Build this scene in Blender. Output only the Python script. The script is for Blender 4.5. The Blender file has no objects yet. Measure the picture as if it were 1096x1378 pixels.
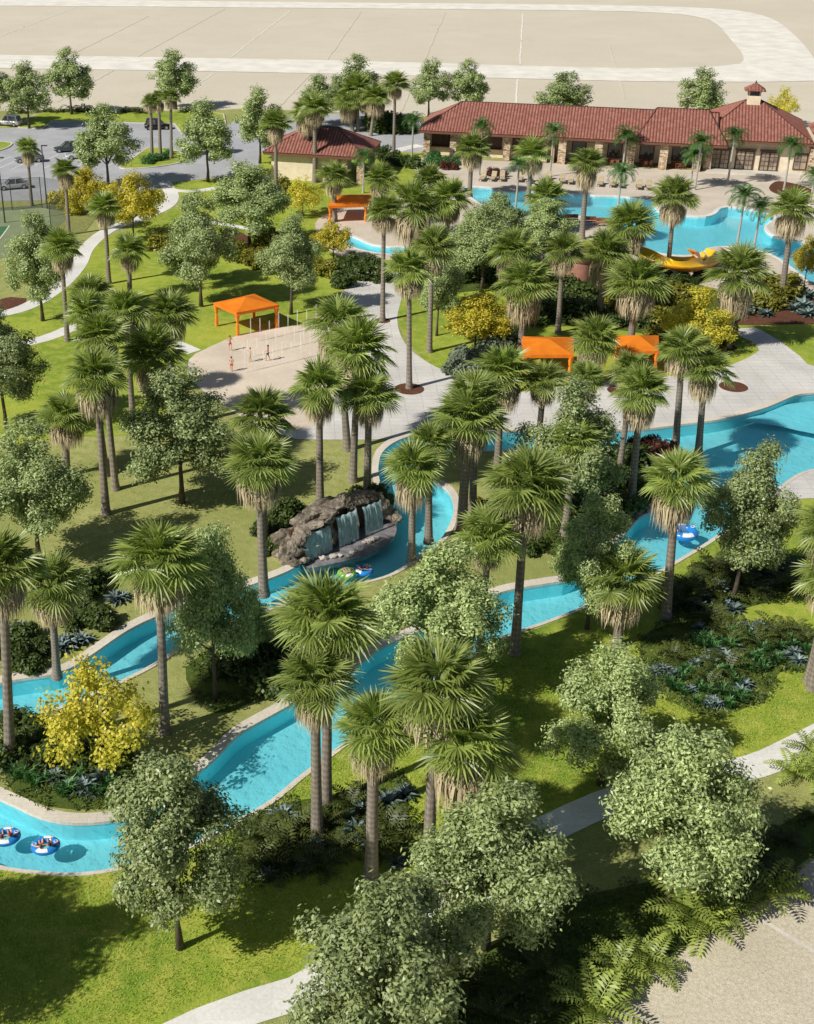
import bpy, bmesh, math, random
import numpy as np
from mathutils import Vector, Matrix, noise
from mathutils.geometry import delaunay_2d_cdt
R = math.radians
random.seed(7); rng = np.random.default_rng(7)
sc = bpy.context.scene
COL = sc.collection

# ------------------------------------------------------------------ camera model (survey of the place from the photo's ground points)
F, YC, X0, HC, YH = 1715., 689., 400., 45., -227.
PITCH = math.atan2(YC - YH, F); CP, SP = math.cos(PITCH), math.sin(PITCH)
def G(px, py, z=0.):
    u = (px - X0) / F; v = (py - YC) / F
    dy = CP - v * SP; dz = -SP - v * CP
    t = (z - HC) / dz
    return (u * t, dy * t)
def depth(x, y, z): return y * CP - (z - HC) * SP
def PR(x, y, z):
    f = depth(x, y, z); dn = -y * SP - (z - HC) * CP
    return X0 + F * x / f, YC + F * dn / f
def height_at(x, y, ytop):
    lo, hi = 0., 60.
    for _ in range(40):
        m = (lo + hi) / 2
        if PR(x, y, m)[1] > ytop: lo = m
        else: hi = m
    return lo
def ppm(x, y, z=0.): return F / depth(x, y, z)
def GL(pts, z=0.): return [G(a, b, z) for a, b in pts]

cam = bpy.data.cameras.new('camera'); camo = bpy.data.objects.new('camera', cam); COL.objects.link(camo)
camo.location = (0, 0, HC); camo.rotation_euler = (math.pi / 2 - PITCH, 0, 0)
cam.sensor_width = 36; cam.lens = 36 * F / 1378; cam.shift_x = (548 - X0) / 1378
cam.clip_start = 1; cam.clip_end = 8000
sc.camera = camo

# ------------------------------------------------------------------ light
SUN_AZ, SUN_EL = R(31), R(42)
sd = Vector((math.cos(SUN_EL) * math.cos(SUN_AZ), math.cos(SUN_EL) * math.sin(SUN_AZ), -math.sin(SUN_EL)))
sun = bpy.data.lights.new('sun', 'SUN'); sun.energy = 5.0; sun.angle = R(.5); sun.color = (1, .955, .875)
suno = bpy.data.objects.new('sun', sun); COL.objects.link(suno)
suno.rotation_euler = sd.to_track_quat('-Z', 'Y').to_euler(); suno.location = (-60, -30, 80)
w = bpy.data.worlds.new('World'); sc.world = w; w.use_nodes = True
nt = w.node_tree; sky = nt.nodes.new('ShaderNodeTexSky'); sky.sky_type = 'NISHITA'; sky.sun_disc = False
sky.sun_elevation = SUN_EL; sky.sun_rotation = math.atan2(-sd.x, -sd.y)
nt.links.new(sky.outputs[0], nt.nodes['Background'].inputs[0]); nt.nodes['Background'].inputs[1].default_value = .056
sc.view_settings.view_transform = 'Standard'; sc.view_settings.look = 'None'; sc.view_settings.exposure = 0
sc.cycles.max_bounces = 6; sc.cycles.transparent_max_bounces = 12

# ------------------------------------------------------------------ materials
def srgb(r, g, b):
    f = lambda c: (c / 255 / 12.92) if c / 255 <= .04045 else ((c / 255 + .055) / 1.055) ** 2.4
    return (f(r), f(g), f(b), 1)
MATS = {}
class NT:
    def __init__(s, name):
        s.m = bpy.data.materials.new(name); s.m.use_nodes = True; s.t = s.m.node_tree
        s.bsdf = s.t.nodes['Principled BSDF']; s.out = s.t.nodes['Material Output']; MATS[name] = s.m
    def n(s, typ, **kw):
        nd = s.t.nodes.new('ShaderNode' + typ)
        for k, v in kw.items(): setattr(nd, k, v)
        return nd
    def l(s, a, b): s.t.links.new(a, b)
    def coord(s, kind='Object', scale=None):
        tc = s.n('TexCoord')
        if scale is None: return tc.outputs[kind]
        mp = s.n('Mapping'); mp.inputs['Scale'].default_value = scale; s.l(tc.outputs[kind], mp.inputs[0]); return mp.outputs[0]
    def geo(s, scale=None):
        g = s.n('NewGeometry')
        if scale is None: return g.outputs['Position']
        mp = s.n('Mapping'); mp.inputs['Scale'].default_value = scale; s.l(g.outputs['Position'], mp.inputs[0]); return mp.outputs[0]
    def noise(s, vec, scale, detail=4, rough=.55):
        nd = s.n('TexNoise'); nd.inputs['Scale'].default_value = scale; nd.inputs['Detail'].default_value = detail
        nd.inputs['Roughness'].default_value = rough; s.l(vec, nd.inputs['Vector']); return nd.outputs['Fac']
    def ramp(s, fac, stops):
        r = s.n('ValToRGB'); e = r.color_ramp.elements
        while len(e) < len(stops): e.new(.5)
        for el, (p, c) in zip(e, stops): el.position = p; el.color = c if len(c) == 4 else (*c, 1)
        s.l(fac, r.inputs[0]); return r.outputs[0]
    def mix(s, a, b, fac, mode='MIX'):
        m = s.n('Mix'); m.data_type = 'RGBA'; m.blend_type = mode
        for i, v in ((6, a), (7, b)):
            if isinstance(v, tuple): m.inputs[i].default_value = v if len(v) == 4 else (*v, 1)
            else: s.l(v, m.inputs[i])
        if isinstance(fac, (int, float)): m.inputs[0].default_value = fac
        else: s.l(fac, m.inputs[0])
        return m.outputs[2]
    def base(s, c):
        if isinstance(c, tuple): s.bsdf.inputs['Base Color'].default_value = c if len(c) == 4 else (*c, 1)
        else: s.l(c, s.bsdf.inputs['Base Color'])
    def rough(s, v): s.bsdf.inputs['Roughness'].default_value = v
    def bump(s, h, strength=.5, dist=.05):
        b = s.n('Bump'); b.inputs['Strength'].default_value = strength; b.inputs['Distance'].default_value = dist
        s.l(h, b.inputs['Height']); s.l(b.outputs[0], s.bsdf.inputs['Normal'])
def c4(r, g, b): return (r, g, b, 1)

def mat_plain(name, col, rough=.6, var=.12, scale=3, metal=0, bump=.0):
    t = NT(name); v = t.coord('Object')
    f = t.noise(v, scale, 5)
    lo = tuple(max(0, c * (1 - var * 1.6)) for c in col[:3]); hi = tuple(min(1, c * (1 + var * 1.6)) for c in col[:3])
    t.base(t.ramp(f, [(.3, lo), (.7, hi)])); t.rough(rough); t.bsdf.inputs['Metallic'].default_value = metal
    if bump: t.bump(f, bump, .03)
    return t.m
def mat_ground(name, a, b, c, s1=.12, s2=1.1, s3=9, bump=.5, rough=.95, dist=.06, finf=.55):
    t = NT(name); v = t.geo()
    big = t.noise(v, s1, 5, .6); mid = t.noise(v, s2, 6, .65); fin = t.noise(v, s3, 4, .7)
    col = t.mix(t.ramp(big, [(.35, a), (.65, b)]), c, t.ramp(mid, [(.42, (0, 0, 0)), (.68, (.75, .75, .75))]))
    col = t.mix(col, t.ramp(fin, [(.3, (.45, .45, .45)), (.7, (1.4, 1.4, 1.4))]), finf, 'MULTIPLY')
    t.base(col); t.rough(rough); t.bsdf.inputs['Specular IOR Level'].default_value = .15
    m = t.n('Math'); m.operation = 'ADD'; t.l(mid, m.inputs[0]); t.l(fin, m.inputs[1])
    t.bump(m.outputs[0], bump, dist); return t.m
LAWN = mat_ground('lawn_grass', (.16, .26, .028), (.345, .42, .05), (.46, .45, .09), .11, .9, 8, .8)
DRY = mat_ground('dry_grass', (.29, .31, .095), (.41, .41, .155), (.22, .255, .065), .1, 1.3, 10, .7)
SAND = mat_ground('far_sand', (.60, .54, .425), (.65, .59, .47), (.565, .51, .40), .03, .12, 1.6, .3, finf=.12)
GRAVEL = mat_ground('gravel', (.58, .52, .39), (.68, .61, .47), (.45, .39, .29), .2, 5, 18, .5, dist=.05)
MULCH = mat_ground('mulch', (.12, .05, .03), (.17, .075, .045), (.08, .035, .02), .4, 3, 14, 1.0)
BED = mat_ground('bed_soil_and_shade', (.075, .115, .02), (.125, .165, .03), (.06, .085, .02), .4, 2, 12, 1.0)  # bed ground, also the dark of the painted tree shadow by the gravel
def mat_paving(name, col, joint=None, js=3.0, speck=.06):
    t = NT(name); v = t.geo()
    big = t.noise(v, .25, 4); fin = t.noise(v, 6, 5)
    lo = tuple(c * .86 for c in col); hi = tuple(min(1, c * 1.1) for c in col)
    c = t.mix(t.ramp(big, [(.3, lo), (.7, hi)]), t.ramp(fin, [(.3, (.86, .86, .86)), (.7, (1.08, 1.08, 1.08))]), .8, 'MULTIPLY')
    if joint:
        br = t.n('TexBrick'); t.l(v, br.inputs['Vector']); br.inputs['Scale'].default_value = 1 / js
        br.inputs['Mortar Size'].default_value = .012; br.inputs['Color1'].default_value = (1, 1, 1, 1); br.inputs['Color2'].default_value = (.95, .95, .95, 1)
        br.inputs['Mortar'].default_value = (*joint, 1); br.offset = 0
        c = t.mix(c, br.outputs['Color'], 1.0, 'MULTIPLY')
    t.base(c); t.rough(.85); t.bump(fin, .25, .02); return t.m
CONC = mat_paving('concrete', (.63, .605, .565), (.8, .8, .8), 3.2)
SPLASH = mat_paving('splash_concrete', (.66, .56, .44))
DECK = mat_paving('pool_deck', (.62, .54, .44), (.86, .84, .82), 1.2)
PATH = mat_paving('path_concrete', (.74, .72, .67), (.93, .93, .93), 2.2)
ROAD = mat_paving('pale_road', (.80, .76, .67))
ASPH = mat_paving('asphalt', (.40, .405, .42))
COPE = mat_paving('coping_stone', (.66, .60, .51), (.82, .8, .78), .9)
KERB = mat_paving('kerb', (.62, .58, .5))
def mat_pool(name, a, b):
    t = NT(name); v = t.geo(); f = t.noise(v, .35, 4)
    vo = t.n('TexVoronoi'); vo.feature = 'SMOOTH_F1'; vo.inputs['Scale'].default_value = .9
    nz = t.n('TexNoise'); nz.inputs['Scale'].default_value = .8; t.l(v, nz.inputs['Vector'])
    t.l(t.mix(v, nz.outputs['Color'], .4), vo.inputs['Vector'])
    c = t.mix(t.ramp(f, [(.3, a), (.7, b)]), t.ramp(vo.outputs['Distance'], [(.15, (.97, .97, .97)), (.7, (1.06, 1.05, 1.04))]), .7, 'MULTIPLY')
    t.base(c); t.rough(.7); return t.m
POOLF = mat_pool('pool_plaster', (.24, .77, .86), (.29, .83, .905))
POOLF2 = mat_pool('pool_plaster_bright', (.25, .80, .90), (.30, .86, .94))
t = NT('water'); tr = t.n('BsdfTransparent'); tr.inputs[0].default_value = (.90, .985, .995, 1)
gl = t.n('BsdfGlossy'); gl.inputs['Roughness'].default_value = .06
fr = t.n('Fresnel'); fr.inputs[0].default_value = 1.33
v = t.geo(); a = t.noise(v, 1.6, 4, .6)
bp = t.n('Bump'); bp.inputs['Strength'].default_value = .12; bp.inputs['Distance'].default_value = .05; t.l(a, bp.inputs['Height'])
t.l(bp.outputs[0], gl.inputs['Normal']); t.l(bp.outputs[0], fr.inputs['Normal'])
mx = t.n('MixShader'); t.l(fr.outputs[0], mx.inputs[0]); t.l(tr.outputs[0], mx.inputs[1]); t.l(gl.outputs[0], mx.inputs[2])
t.l(mx.outputs[0], t.out.inputs[0]); WATER = t.m
def mat_spray(name, dens, streak):
    t = NT(name); tr = t.n('BsdfTransparent'); df = t.n('BsdfPrincipled'); df.inputs['Base Color'].default_value = (.66, .95, 1, 1) if dens > .4 else (.95, .97, 1, 1); df.inputs['Roughness'].default_value = .3
    f = t.noise(t.coord('Object', (streak, streak, .6)), 2.5, 4, .7)
    mx = t.n('MixShader'); t.l(t.ramp(f, [(.32, (dens * .55,) * 3), (.68, (min(1, dens * 1.25),) * 3)]), mx.inputs[0]); t.l(tr.outputs[0], mx.inputs[1]); t.l(df.outputs[0], mx.inputs[2]); t.l(mx.outputs[0], t.out.inputs[0]); return t.m
CURTAIN = mat_spray('falling_water', .58, 4); JET = mat_spray('water_spray', .3, 6)

def mat_leaf(name, dark, light, tip=None, rough=.45, trans=.22, objvar=.25):
    t = NT(name); g = t.n('NewGeometry'); oi = t.n('ObjectInfo')
    c = t.ramp(g.outputs['Random Per Island'], [(0, dark), (.35, tuple((a + b) / 2 for a, b in zip(dark, light))), (1, light)])
    vr = t.n('MapRange'); vr.inputs[3].default_value = 1 - objvar; vr.inputs[4].default_value = 1 + objvar; t.l(oi.outputs['Random'], vr.inputs[0])
    cb = t.n('CombineColor'); [t.l(vr.outputs[0], cb.inputs[i]) for i in range(3)]
    c = t.mix(c, cb.outputs[0], 1.0, 'MULTIPLY')
    t.base(c); t.rough(rough); t.bsdf.inputs['Specular IOR Level'].default_value = .35
    tl = t.n('BsdfTranslucent'); t.l(t.mix(c, (1.3, 1.5, .5, 1), 1.0, 'MULTIPLY'), tl.inputs[0])
    mx = t.n('MixShader'); mx.inputs[0].default_value = trans; t.l(t.bsdf.outputs[0], mx.inputs[1]); t.l(tl.outputs[0], mx.inputs[2]); t.l(mx.outputs[0], t.out.inputs[0])
    return t.m
LEAF = mat_leaf('oak_leaf', (.09, .135, .04), (.47, .545, .245), rough=.4)
PALM = mat_leaf('palm_blade', (.085, .14, .02), (.31, .375, .09), objvar=.18, rough=.36, trans=.3)
def lighten_tips(m, r0, r1, tip):
    nt_ = m.node_tree; b = nt_.nodes['Principled BSDF']; src = b.inputs['Base Color'].links[0].from_socket; tc = nt_.nodes.new('ShaderNodeTexCoord'); ln = nt_.nodes.new('ShaderNodeVectorMath'); ln.operation = 'LENGTH'; nt_.links.new(tc.outputs['Object'], ln.inputs[0])
    mr = nt_.nodes.new('ShaderNodeMapRange'); mr.inputs[1].default_value = r0; mr.inputs[2].default_value = r1; nt_.links.new(ln.outputs['Value'], mr.inputs[0]); mx_ = nt_.nodes.new('ShaderNodeMix'); mx_.data_type = 'RGBA'; mx_.inputs[7].default_value = (*tip, 1)
    nt_.links.new(mr.outputs[0], mx_.inputs[0]); nt_.links.new(src, mx_.inputs[6]); nt_.links.new(mx_.outputs[2], b.inputs['Base Color'])
lighten_tips(PALM, 1.6, 3.0, (.55, .60, .24))
SKIRT = mat_leaf('dry_frond', (.25, .195, .11), (.60, .50, .33), rough=.8, trans=.1, objvar=.12)
FEATH = mat_leaf('feather_blade', (.03, .09, .022), (.10, .20, .05))
YEL = mat_leaf('yellow_leaf', (.38, .35, .03), (.74, .64, .09), trans=.3, objvar=.06)
OCHRE = mat_leaf('ochre_leaf', (.30, .26, .02), (.62, .52, .06), trans=.3, objvar=.1)
FERN = mat_leaf('cycad_leaf', (.13, .19, .03), (.38, .44, .10))
BROWNF = mat_leaf('bronze_fern_leaf', (.04, .062, .014), (.12, .14, .035))
AGAVE = mat_leaf('agave_leaf', (.06, .10, .085), (.19, .25, .25), trans=.05)
GREENC = mat_leaf('ground_cover_leaf', (.03, .12, .03), (.11, .25, .07))
SHRUB = mat_leaf('shrub_leaf', (.03, .06, .015), (.10, .14, .03))
OLIVE = mat_leaf('olive_leaf', (.12, .13, .015), (.26, .24, .03))
GREYL = mat_leaf('grey_leaf', (.10, .14, .09), (.25, .29, .20))
REDL = mat_leaf('red_leaf', (.05, .015, .012), (.14, .05, .03))
BLADE = mat_leaf('grass_blade', (.18, .26, .028), (.42, .47, .07), trans=.3)
def mat_bark(name, a, b, ring=9, sc_=1.):
    t = NT(name); v = t.coord('Object'); f = t.noise(t.coord('Object', (6, 6, 1.5)), 2, 6, .7)
    wv = t.n('TexWave'); wv.wave_type = 'BANDS'; wv.bands_direction = 'Z'; wv.inputs['Scale'].default_value = ring; wv.inputs['Distortion'].default_value = 3; t.l(v, wv.inputs['Vector'])
    t.base(t.mix(t.ramp(f, [(.3, a), (.7, b)]), wv.outputs['Color'], .32, 'MULTIPLY')); t.rough(.9); t.bump(f, .6, .04); return t.m
PBARK = mat_bark('palm_bark', (.17, .14, .11), (.38, .33, .27)); TBARK = mat_bark('tree_bark', (.07, .05, .035), (.17, .13, .10), 2)
QBARK = mat_bark('feather_palm_bark', (.36, .35, .31), (.58, .55, .50))
ROCK = None
t = NT('rock'); v = t.geo(); f1 = t.noise(v, .8, 7, .65); f2 = t.noise(v, 3.5, 6, .7)
t.base(t.mix(t.ramp(f1, [(.3, (.07, .058, .048)), (.5, (.27, .225, .17)), (.7, (.55, .47, .38))]), t.ramp(f2, [(.3, (.35, .33, .32)), (.65, (1.1, 1.1, 1.1))]), .85, 'MULTIPLY')); t.rough(.8); t.bump(f2, .9, .15); ROCK = t.m
WROCK = mat_plain('wet_ledge', (.20, .19, .20), .25, .2, 2, bump=.3)
PALE = mat_plain('pale_stone', (.50, .45, .39), .7, .2, 6, bump=.4)
# building
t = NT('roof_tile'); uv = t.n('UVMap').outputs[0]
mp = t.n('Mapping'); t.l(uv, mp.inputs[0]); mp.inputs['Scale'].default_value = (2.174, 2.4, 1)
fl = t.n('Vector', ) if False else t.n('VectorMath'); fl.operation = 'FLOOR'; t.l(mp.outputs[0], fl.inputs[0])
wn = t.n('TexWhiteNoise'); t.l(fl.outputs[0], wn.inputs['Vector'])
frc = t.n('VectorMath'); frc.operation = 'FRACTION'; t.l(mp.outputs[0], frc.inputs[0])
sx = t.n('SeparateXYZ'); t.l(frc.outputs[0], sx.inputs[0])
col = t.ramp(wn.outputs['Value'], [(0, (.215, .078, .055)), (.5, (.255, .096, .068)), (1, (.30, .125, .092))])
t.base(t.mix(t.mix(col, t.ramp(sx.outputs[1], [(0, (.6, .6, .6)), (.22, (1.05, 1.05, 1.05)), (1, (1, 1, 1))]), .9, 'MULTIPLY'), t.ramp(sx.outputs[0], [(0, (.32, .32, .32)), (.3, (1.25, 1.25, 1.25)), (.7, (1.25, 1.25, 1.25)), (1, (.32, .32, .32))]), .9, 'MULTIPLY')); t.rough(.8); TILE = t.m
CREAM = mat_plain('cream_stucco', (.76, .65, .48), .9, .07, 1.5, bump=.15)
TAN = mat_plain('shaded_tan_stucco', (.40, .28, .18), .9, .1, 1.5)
BROWN = mat_plain('dark_brown_wood', (.075, .035, .022), .6, .2, 4)
FASC = mat_plain('brown_fascia', (.16, .07, .04), .6, .15, 4)
GLASS = mat_plain('dark_glass', (.10, .10, .10), .08, .25, 1.2)
GLASS2 = mat_plain('door_glass', (.30, .25, .19), .1, .3, .9)
t = NT('stacked_stone'); br = t.n('TexBrick'); t.l(t.coord('Object', (1, 1, 1)), br.inputs['Vector'])
v = t.coord('Object'); vo = t.n('TexVoronoi'); vo.inputs['Scale'].default_value = 3.2; mpp = t.n('Mapping'); mpp.inputs['Scale'].default_value = (1, 1, 2); t.l(v, mpp.inputs[0]); t.l(mpp.outputs[0], vo.inputs['Vector'])
sc1 = t.n('SeparateColor'); t.l(vo.outputs['Color'], sc1.inputs[0])
t.base(t.ramp(sc1.outputs[0], [(0, (.20, .12, .08)), (.5, (.50, .37, .24)), (1, (.72, .60, .44))])); t.rough(.9); t.bump(vo.outputs['Distance'], .8, .08); STONE = t.m
t.t.nodes.remove(br)
t = NT('orange_canvas'); v = t.coord('Object'); f = t.noise(v, 1.2, 4); f2 = t.noise(v, 60, 2)
t.base(t.ramp(f, [(.3, (.80, .20, .008)), (.7, (.92, .27, .012))])); t.rough(.7); t.bump(f, .35, .12)
tl = t.n('BsdfTranslucent'); tl.inputs[0].default_value = (.95, .25, .02, 1); mx = t.n('MixShader'); mx.inputs[0].default_value = .25
t.l(t.bsdf.outputs[0], mx.inputs[1]); t.l(tl.outputs[0], mx.inputs[2]); t.l(mx.outputs[0], t.out.inputs[0]); ORANGE = t.m
ORANGED = mat_plain('orange_drape', (.84, .23, .014), .75, .15, 3)
YELLOWP = mat_plain('yellow_fibreglass', (.88, .55, .015), .3, .06, 1.5)
ORANGEP = mat_plain('orange_fibreglass', (.60, .23, .02), .35, .15, 1.5)
TERRA = mat_plain('terracotta_plaster', (.42, .20, .14), .9, .12, 1.2)
METAL = mat_plain('dark_metal', (.06, .06, .06), .5, .2, 5)
BLACK = mat_plain('black_rubber', (.02, .02, .02), .8, .2, 5)
RIM = mat_plain('wheel_rim', (.5, .5, .52), .3, .1, 5, metal=.8)
CUSH = mat_plain('tan_cushion', (.42, .34, .22), .9, .15, 4)
WOODB = mat_plain('red_brown_wood', (.22, .08, .04), .6, .25, 5)
WHITEP = mat_plain('white_paint', (.80, .80, .78), .6, .06, 3)
t = NT('chain_link'); tr = t.n('BsdfTransparent'); df = t.bsdf; t.base((.05, .06, .06)); uvv = t.n('UVMap').outputs[0]
ws = []
for ang in (45, -45):
    mp = t.n('Mapping'); mp.inputs['Rotation'].default_value = (0, 0, R(ang)); t.l(uvv, mp.inputs[0])
    wv = t.n('TexWave'); wv.inputs['Scale'].default_value = 3.2; t.l(mp.outputs[0], wv.inputs['Vector']); ws.append(t.ramp(wv.outputs['Fac'], [(.84, (0, 0, 0)), (.92, (.8, .8, .8))]))
mm = t.mix(ws[0], ws[1], 1.0, 'LIGHTEN'); mx = t.n('MixShader'); t.l(mm, mx.inputs[0]); t.l(tr.outputs[0], mx.inputs[1]); t.l(df.outputs[0], mx.inputs[2]); t.l(mx.outputs[0], t.out.inputs[0]); LINK = t.m
COURT = mat_paving('court_surface', (.21, .25, .13)); COURT2 = mat_paving('court_inner', (.05, .15, .06))

# ------------------------------------------------------------------ object helpers
def mesh_obj(name, verts, faces, mat, parent=None, smooth=False, loc=None, uvs=None):
    me = bpy.data.meshes.new(name); me.from_pydata([tuple(v) for v in verts], [], faces); me.materials.append(mat)
    if smooth: me.polygons.foreach_set('use_smooth', [True] * len(me.polygons))
    if uvs is not None:
        ul = me.uv_layers.new(name='UVMap'); ul.data.foreach_set('uv', [c for p in me.loops for c in uvs[p.vertex_index]])
    me.update(); o = bpy.data.objects.new(name, me); COL.objects.link(o)
    if parent: o.parent = parent
    if loc is not None: o.location = loc
    return o
def quads_obj(name, V, per, mat, parent=None):
    """V: array (n, per, 3): n separate polygons of per corners"""
    V = np.asarray(V, dtype=np.float32); n = V.shape[0]
    me = bpy.data.meshes.new(name); me.vertices.add(n * per); me.vertices.foreach_set('co', V.reshape(-1))
    me.loops.add(n * per); me.loops.foreach_set('vertex_index', np.arange(n * per, dtype=np.int32))
    me.polygons.add(n); me.polygons.foreach_set('loop_start', np.arange(n, dtype=np.int32) * per)
    me.update(calc_edges=True); me.validate(); me.materials.append(mat)
    o = bpy.data.objects.new(name, me); COL.objects.link(o)
    if parent: o.parent = parent
    return o
def thing(name, label, cat, loc=(0, 0, 0), rotz=0., group=None):
    o = bpy.data.objects.new(name, None); COL.objects.link(o); o.location = loc; o.rotation_euler = (0, 0, rotz); o.empty_display_size = .2
    o['label'] = label; o['category'] = cat
    if group: o['group'] = group
    return o
def tag(o, label, cat, group=None, kind=None):
    if label: o['label'] = label
    if cat: o['category'] = cat
    if group: o['group'] = group
    if kind: o['kind'] = kind
    return o
class MB:
    def __init__(s): s.v = []; s.f = []
    def box(s, c, d, rot=0, M=None):
        hx, hy, hz = d[0] / 2, d[1] / 2, d[2] / 2; b = len(s.v); cr, sr = math.cos(rot), math.sin(rot)
        for x, y, z in ((-hx, -hy, -hz), (hx, -hy, -hz), (hx, hy, -hz), (-hx, hy, -hz), (-hx, -hy, hz), (hx, -hy, hz), (hx, hy, hz), (-hx, hy, hz)):
            p = Vector((c[0] + x * cr - y * sr, c[1] + x * sr + y * cr, c[2] + z)); s.v.append(M @ p if M else p)
        s.f += [tuple(b + i for i in q) for q in ((0, 3, 2, 1), (4, 5, 6, 7), (0, 1, 5, 4), (1, 2, 6, 5), (2, 3, 7, 6), (3, 0, 4, 7))]; return s
    def tube(s, pts, rad, n=8, caps=True):
        pts = [Vector(p) for p in pts]; rad = rad if isinstance(rad, (list, tuple)) else [rad] * len(pts); b0 = len(s.v)
        for i, p in enumerate(pts):
            d = (pts[min(i + 1, len(pts) - 1)] - pts[max(i - 1, 0)]).normalized()
            u = d.orthogonal() if abs(d.z) < .9 else Vector((1, 0, 0)); u = (u - d * u.dot(d)).normalized(); w_ = d.cross(u)
            for k in range(n):
                a = 2 * math.pi * k / n; s.v.append(p + (u * math.cos(a) + w_ * math.sin(a)) * rad[i])
        for i in range(len(pts) - 1):
            for k in range(n):
                a = b0 + i * n + k; c = b0 + i * n + (k + 1) % n; s.f.append((a, c, c + n, a + n))
        if caps: s.f.append(tuple(b0 + k for k in range(n))[::-1]); s.f.append(tuple(b0 + (len(pts) - 1) * n + k for k in range(n)))
        return s
    def prism(s, poly, z0, z1):
        b = len(s.v); n = len(poly)
        s.v += [Vector((x, y, z0)) for x, y in poly] + [Vector((x, y, z1)) for x, y in poly]
        s.f.append(tuple(b + i for i in range(n))[::-1]); s.f.append(tuple(b + n + i for i in range(n)))
        for i in range(n): j = (i + 1) % n; s.f.append((b + i, b + j, b + n + j, b + n + i))
        return s
    def loft(s, rings, close_ends=True):
        b = len(s.v); n = len(rings[0])
        for r in rings: s.v += [Vector(p) for p in r]
        for i in range(len(rings) - 1):
            for k in range(n): a = b + i * n + k; c = b + i * n + (k + 1) % n; s.f.append((a, c, c + n, a + n))
        if close_ends: s.f.append(tuple(b + k for k in range(n))[::-1]); s.f.append(tuple(b + (len(rings) - 1) * n + k for k in range(n)))
        return s
    def build(s, name, mat, parent=None, smooth=False, loc=None, bevel=0): 
        o = mesh_obj(name, s.v, s.f, mat, parent, smooth, loc)
        bm = bmesh.new(); bm.from_mesh(o.data); bmesh.ops.recalc_face_normals(bm, faces=bm.faces)
        if bevel: bmesh.ops.bevel(bm, geom=[e for e in bm.edges], offset=bevel, segments=2, affect='EDGES')
        bm.to_mesh(o.data); bm.free()
        if smooth: o.data.polygons.foreach_set('use_smooth', [True] * len(o.data.polygons))
        return o
def children_of(o, cache={}):
    return list(o.children)
def copy_tree(o, parent=None):
    c = o.copy(); COL.objects.link(c)
    if parent: c.parent = parent
    for ch in list(o.children): copy_tree(ch, c)
    return c

# ------------------------------------------------------------------ plan geometry
def smooth_poly(pts, step=.5, closed=True):
    P = [Vector(p) for p in pts]; n = len(P); out = []
    rng_ = range(n if closed else n - 1)
    for i in rng_:
        p0, p1, p2, p3 = (P[(i - 1) % n], P[i], P[(i + 1) % n], P[(i + 2) % n]) if closed else (P[max(i - 1, 0)], P[i], P[i + 1], P[min(i + 2, n - 1)])
        k = max(1, min(14, int((p2 - p1).length / step)))
        for j in range(k):
            t_ = j / k; t2 = t_ * t_; t3 = t2 * t_
            out.append(tuple(.5 * ((2 * p1) + (p2 - p0) * t_ + (2 * p0 - 5 * p1 + 4 * p2 - p3) * t2 + (3 * p1 - p0 - 3 * p2 + p3) * t3)))
    if not closed: out.append(tuple(P[-1]))
    return out
def inside(pts, poly):
    pts = np.asarray(pts); x, y = pts[:, 0], pts[:, 1]; P = np.asarray(poly); r = np.zeros(len(pts), bool); j = len(P) - 1
    for i in range(len(P)):
        c = ((P[i, 1] > y) != (P[j, 1] > y)) & (x < (P[j, 0] - P[i, 0]) * (y - P[i, 1]) / (P[j, 1] - P[i, 1] + 1e-12) + P[i, 0]); r ^= c; j = i
    return r
def area(poly): return sum(poly[i - 1][0] * poly[i][1] - poly[i][0] * poly[i - 1][1] for i in range(len(poly))) / 2
class Region:   # outline minus its islands
    def __init__(s, outer, islands=()): s.outer = outer; s.islands = list(islands)
    def has(s, pts):
        m = inside(pts, s.outer)
        for i in s.islands: m &= ~inside(pts, i)
        return m
    def loops(s): return [s.outer] + s.islands
def sheet(name, outer, z, mat, holes=(), islands=(), kind='structure', skirt=0):
    V = []; E = []
    def add(loop):
        b = len(V); V.extend(Vector(p) for p in loop); E.extend((b + i, b + (i + 1) % len(loop)) for i in range(len(loop)))
    add(outer); [add(i) for i in islands]
    for h in holes: [add(l) for l in h.loops()]
    vs, es, fs, *_ = delaunay_2d_cdt(V, E, [], 0, 1e-5)
    cent = np.array([[sum(vs[i].x for i in f) / len(f), sum(vs[i].y for i in f) / len(f)] for f in fs])
    m = inside(cent, outer)
    for i in islands: m &= ~inside(cent, i)
    for h in holes: m &= ~h.has(cent)
    faces = []
    for f, k in zip(fs, m):
        if k:
            a = sum(vs[f[i - 1]].x * vs[f[i]].y - vs[f[i]].x * vs[f[i - 1]].y for i in range(len(f)))
            faces.append(tuple(f) if a > 0 else tuple(f)[::-1])
    used = sorted({i for f in faces for i in f}); mp_ = {u: k for k, u in enumerate(used)}
    o = mesh_obj(name, [(vs[i].x, vs[i].y, z) for i in used], [tuple(mp_[i] for i in f) for f in faces], mat)
    o['kind'] = kind; return o
def offset(poly, d, closed=True):
    n = len(poly); out = []
    for i in range(n):
        a = Vector(poly[(i - 1) % n] if closed or i > 0 else poly[i]); b = Vector(poly[(i + 1) % n] if closed or i < n - 1 else poly[i])
        t_ = (b - a); t_ = t_.normalized() if t_.length > 1e-6 else Vector((1, 0)); out.append((poly[i][0] + t_.y * d, poly[i][1] - t_.x * d))
    return out
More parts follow.
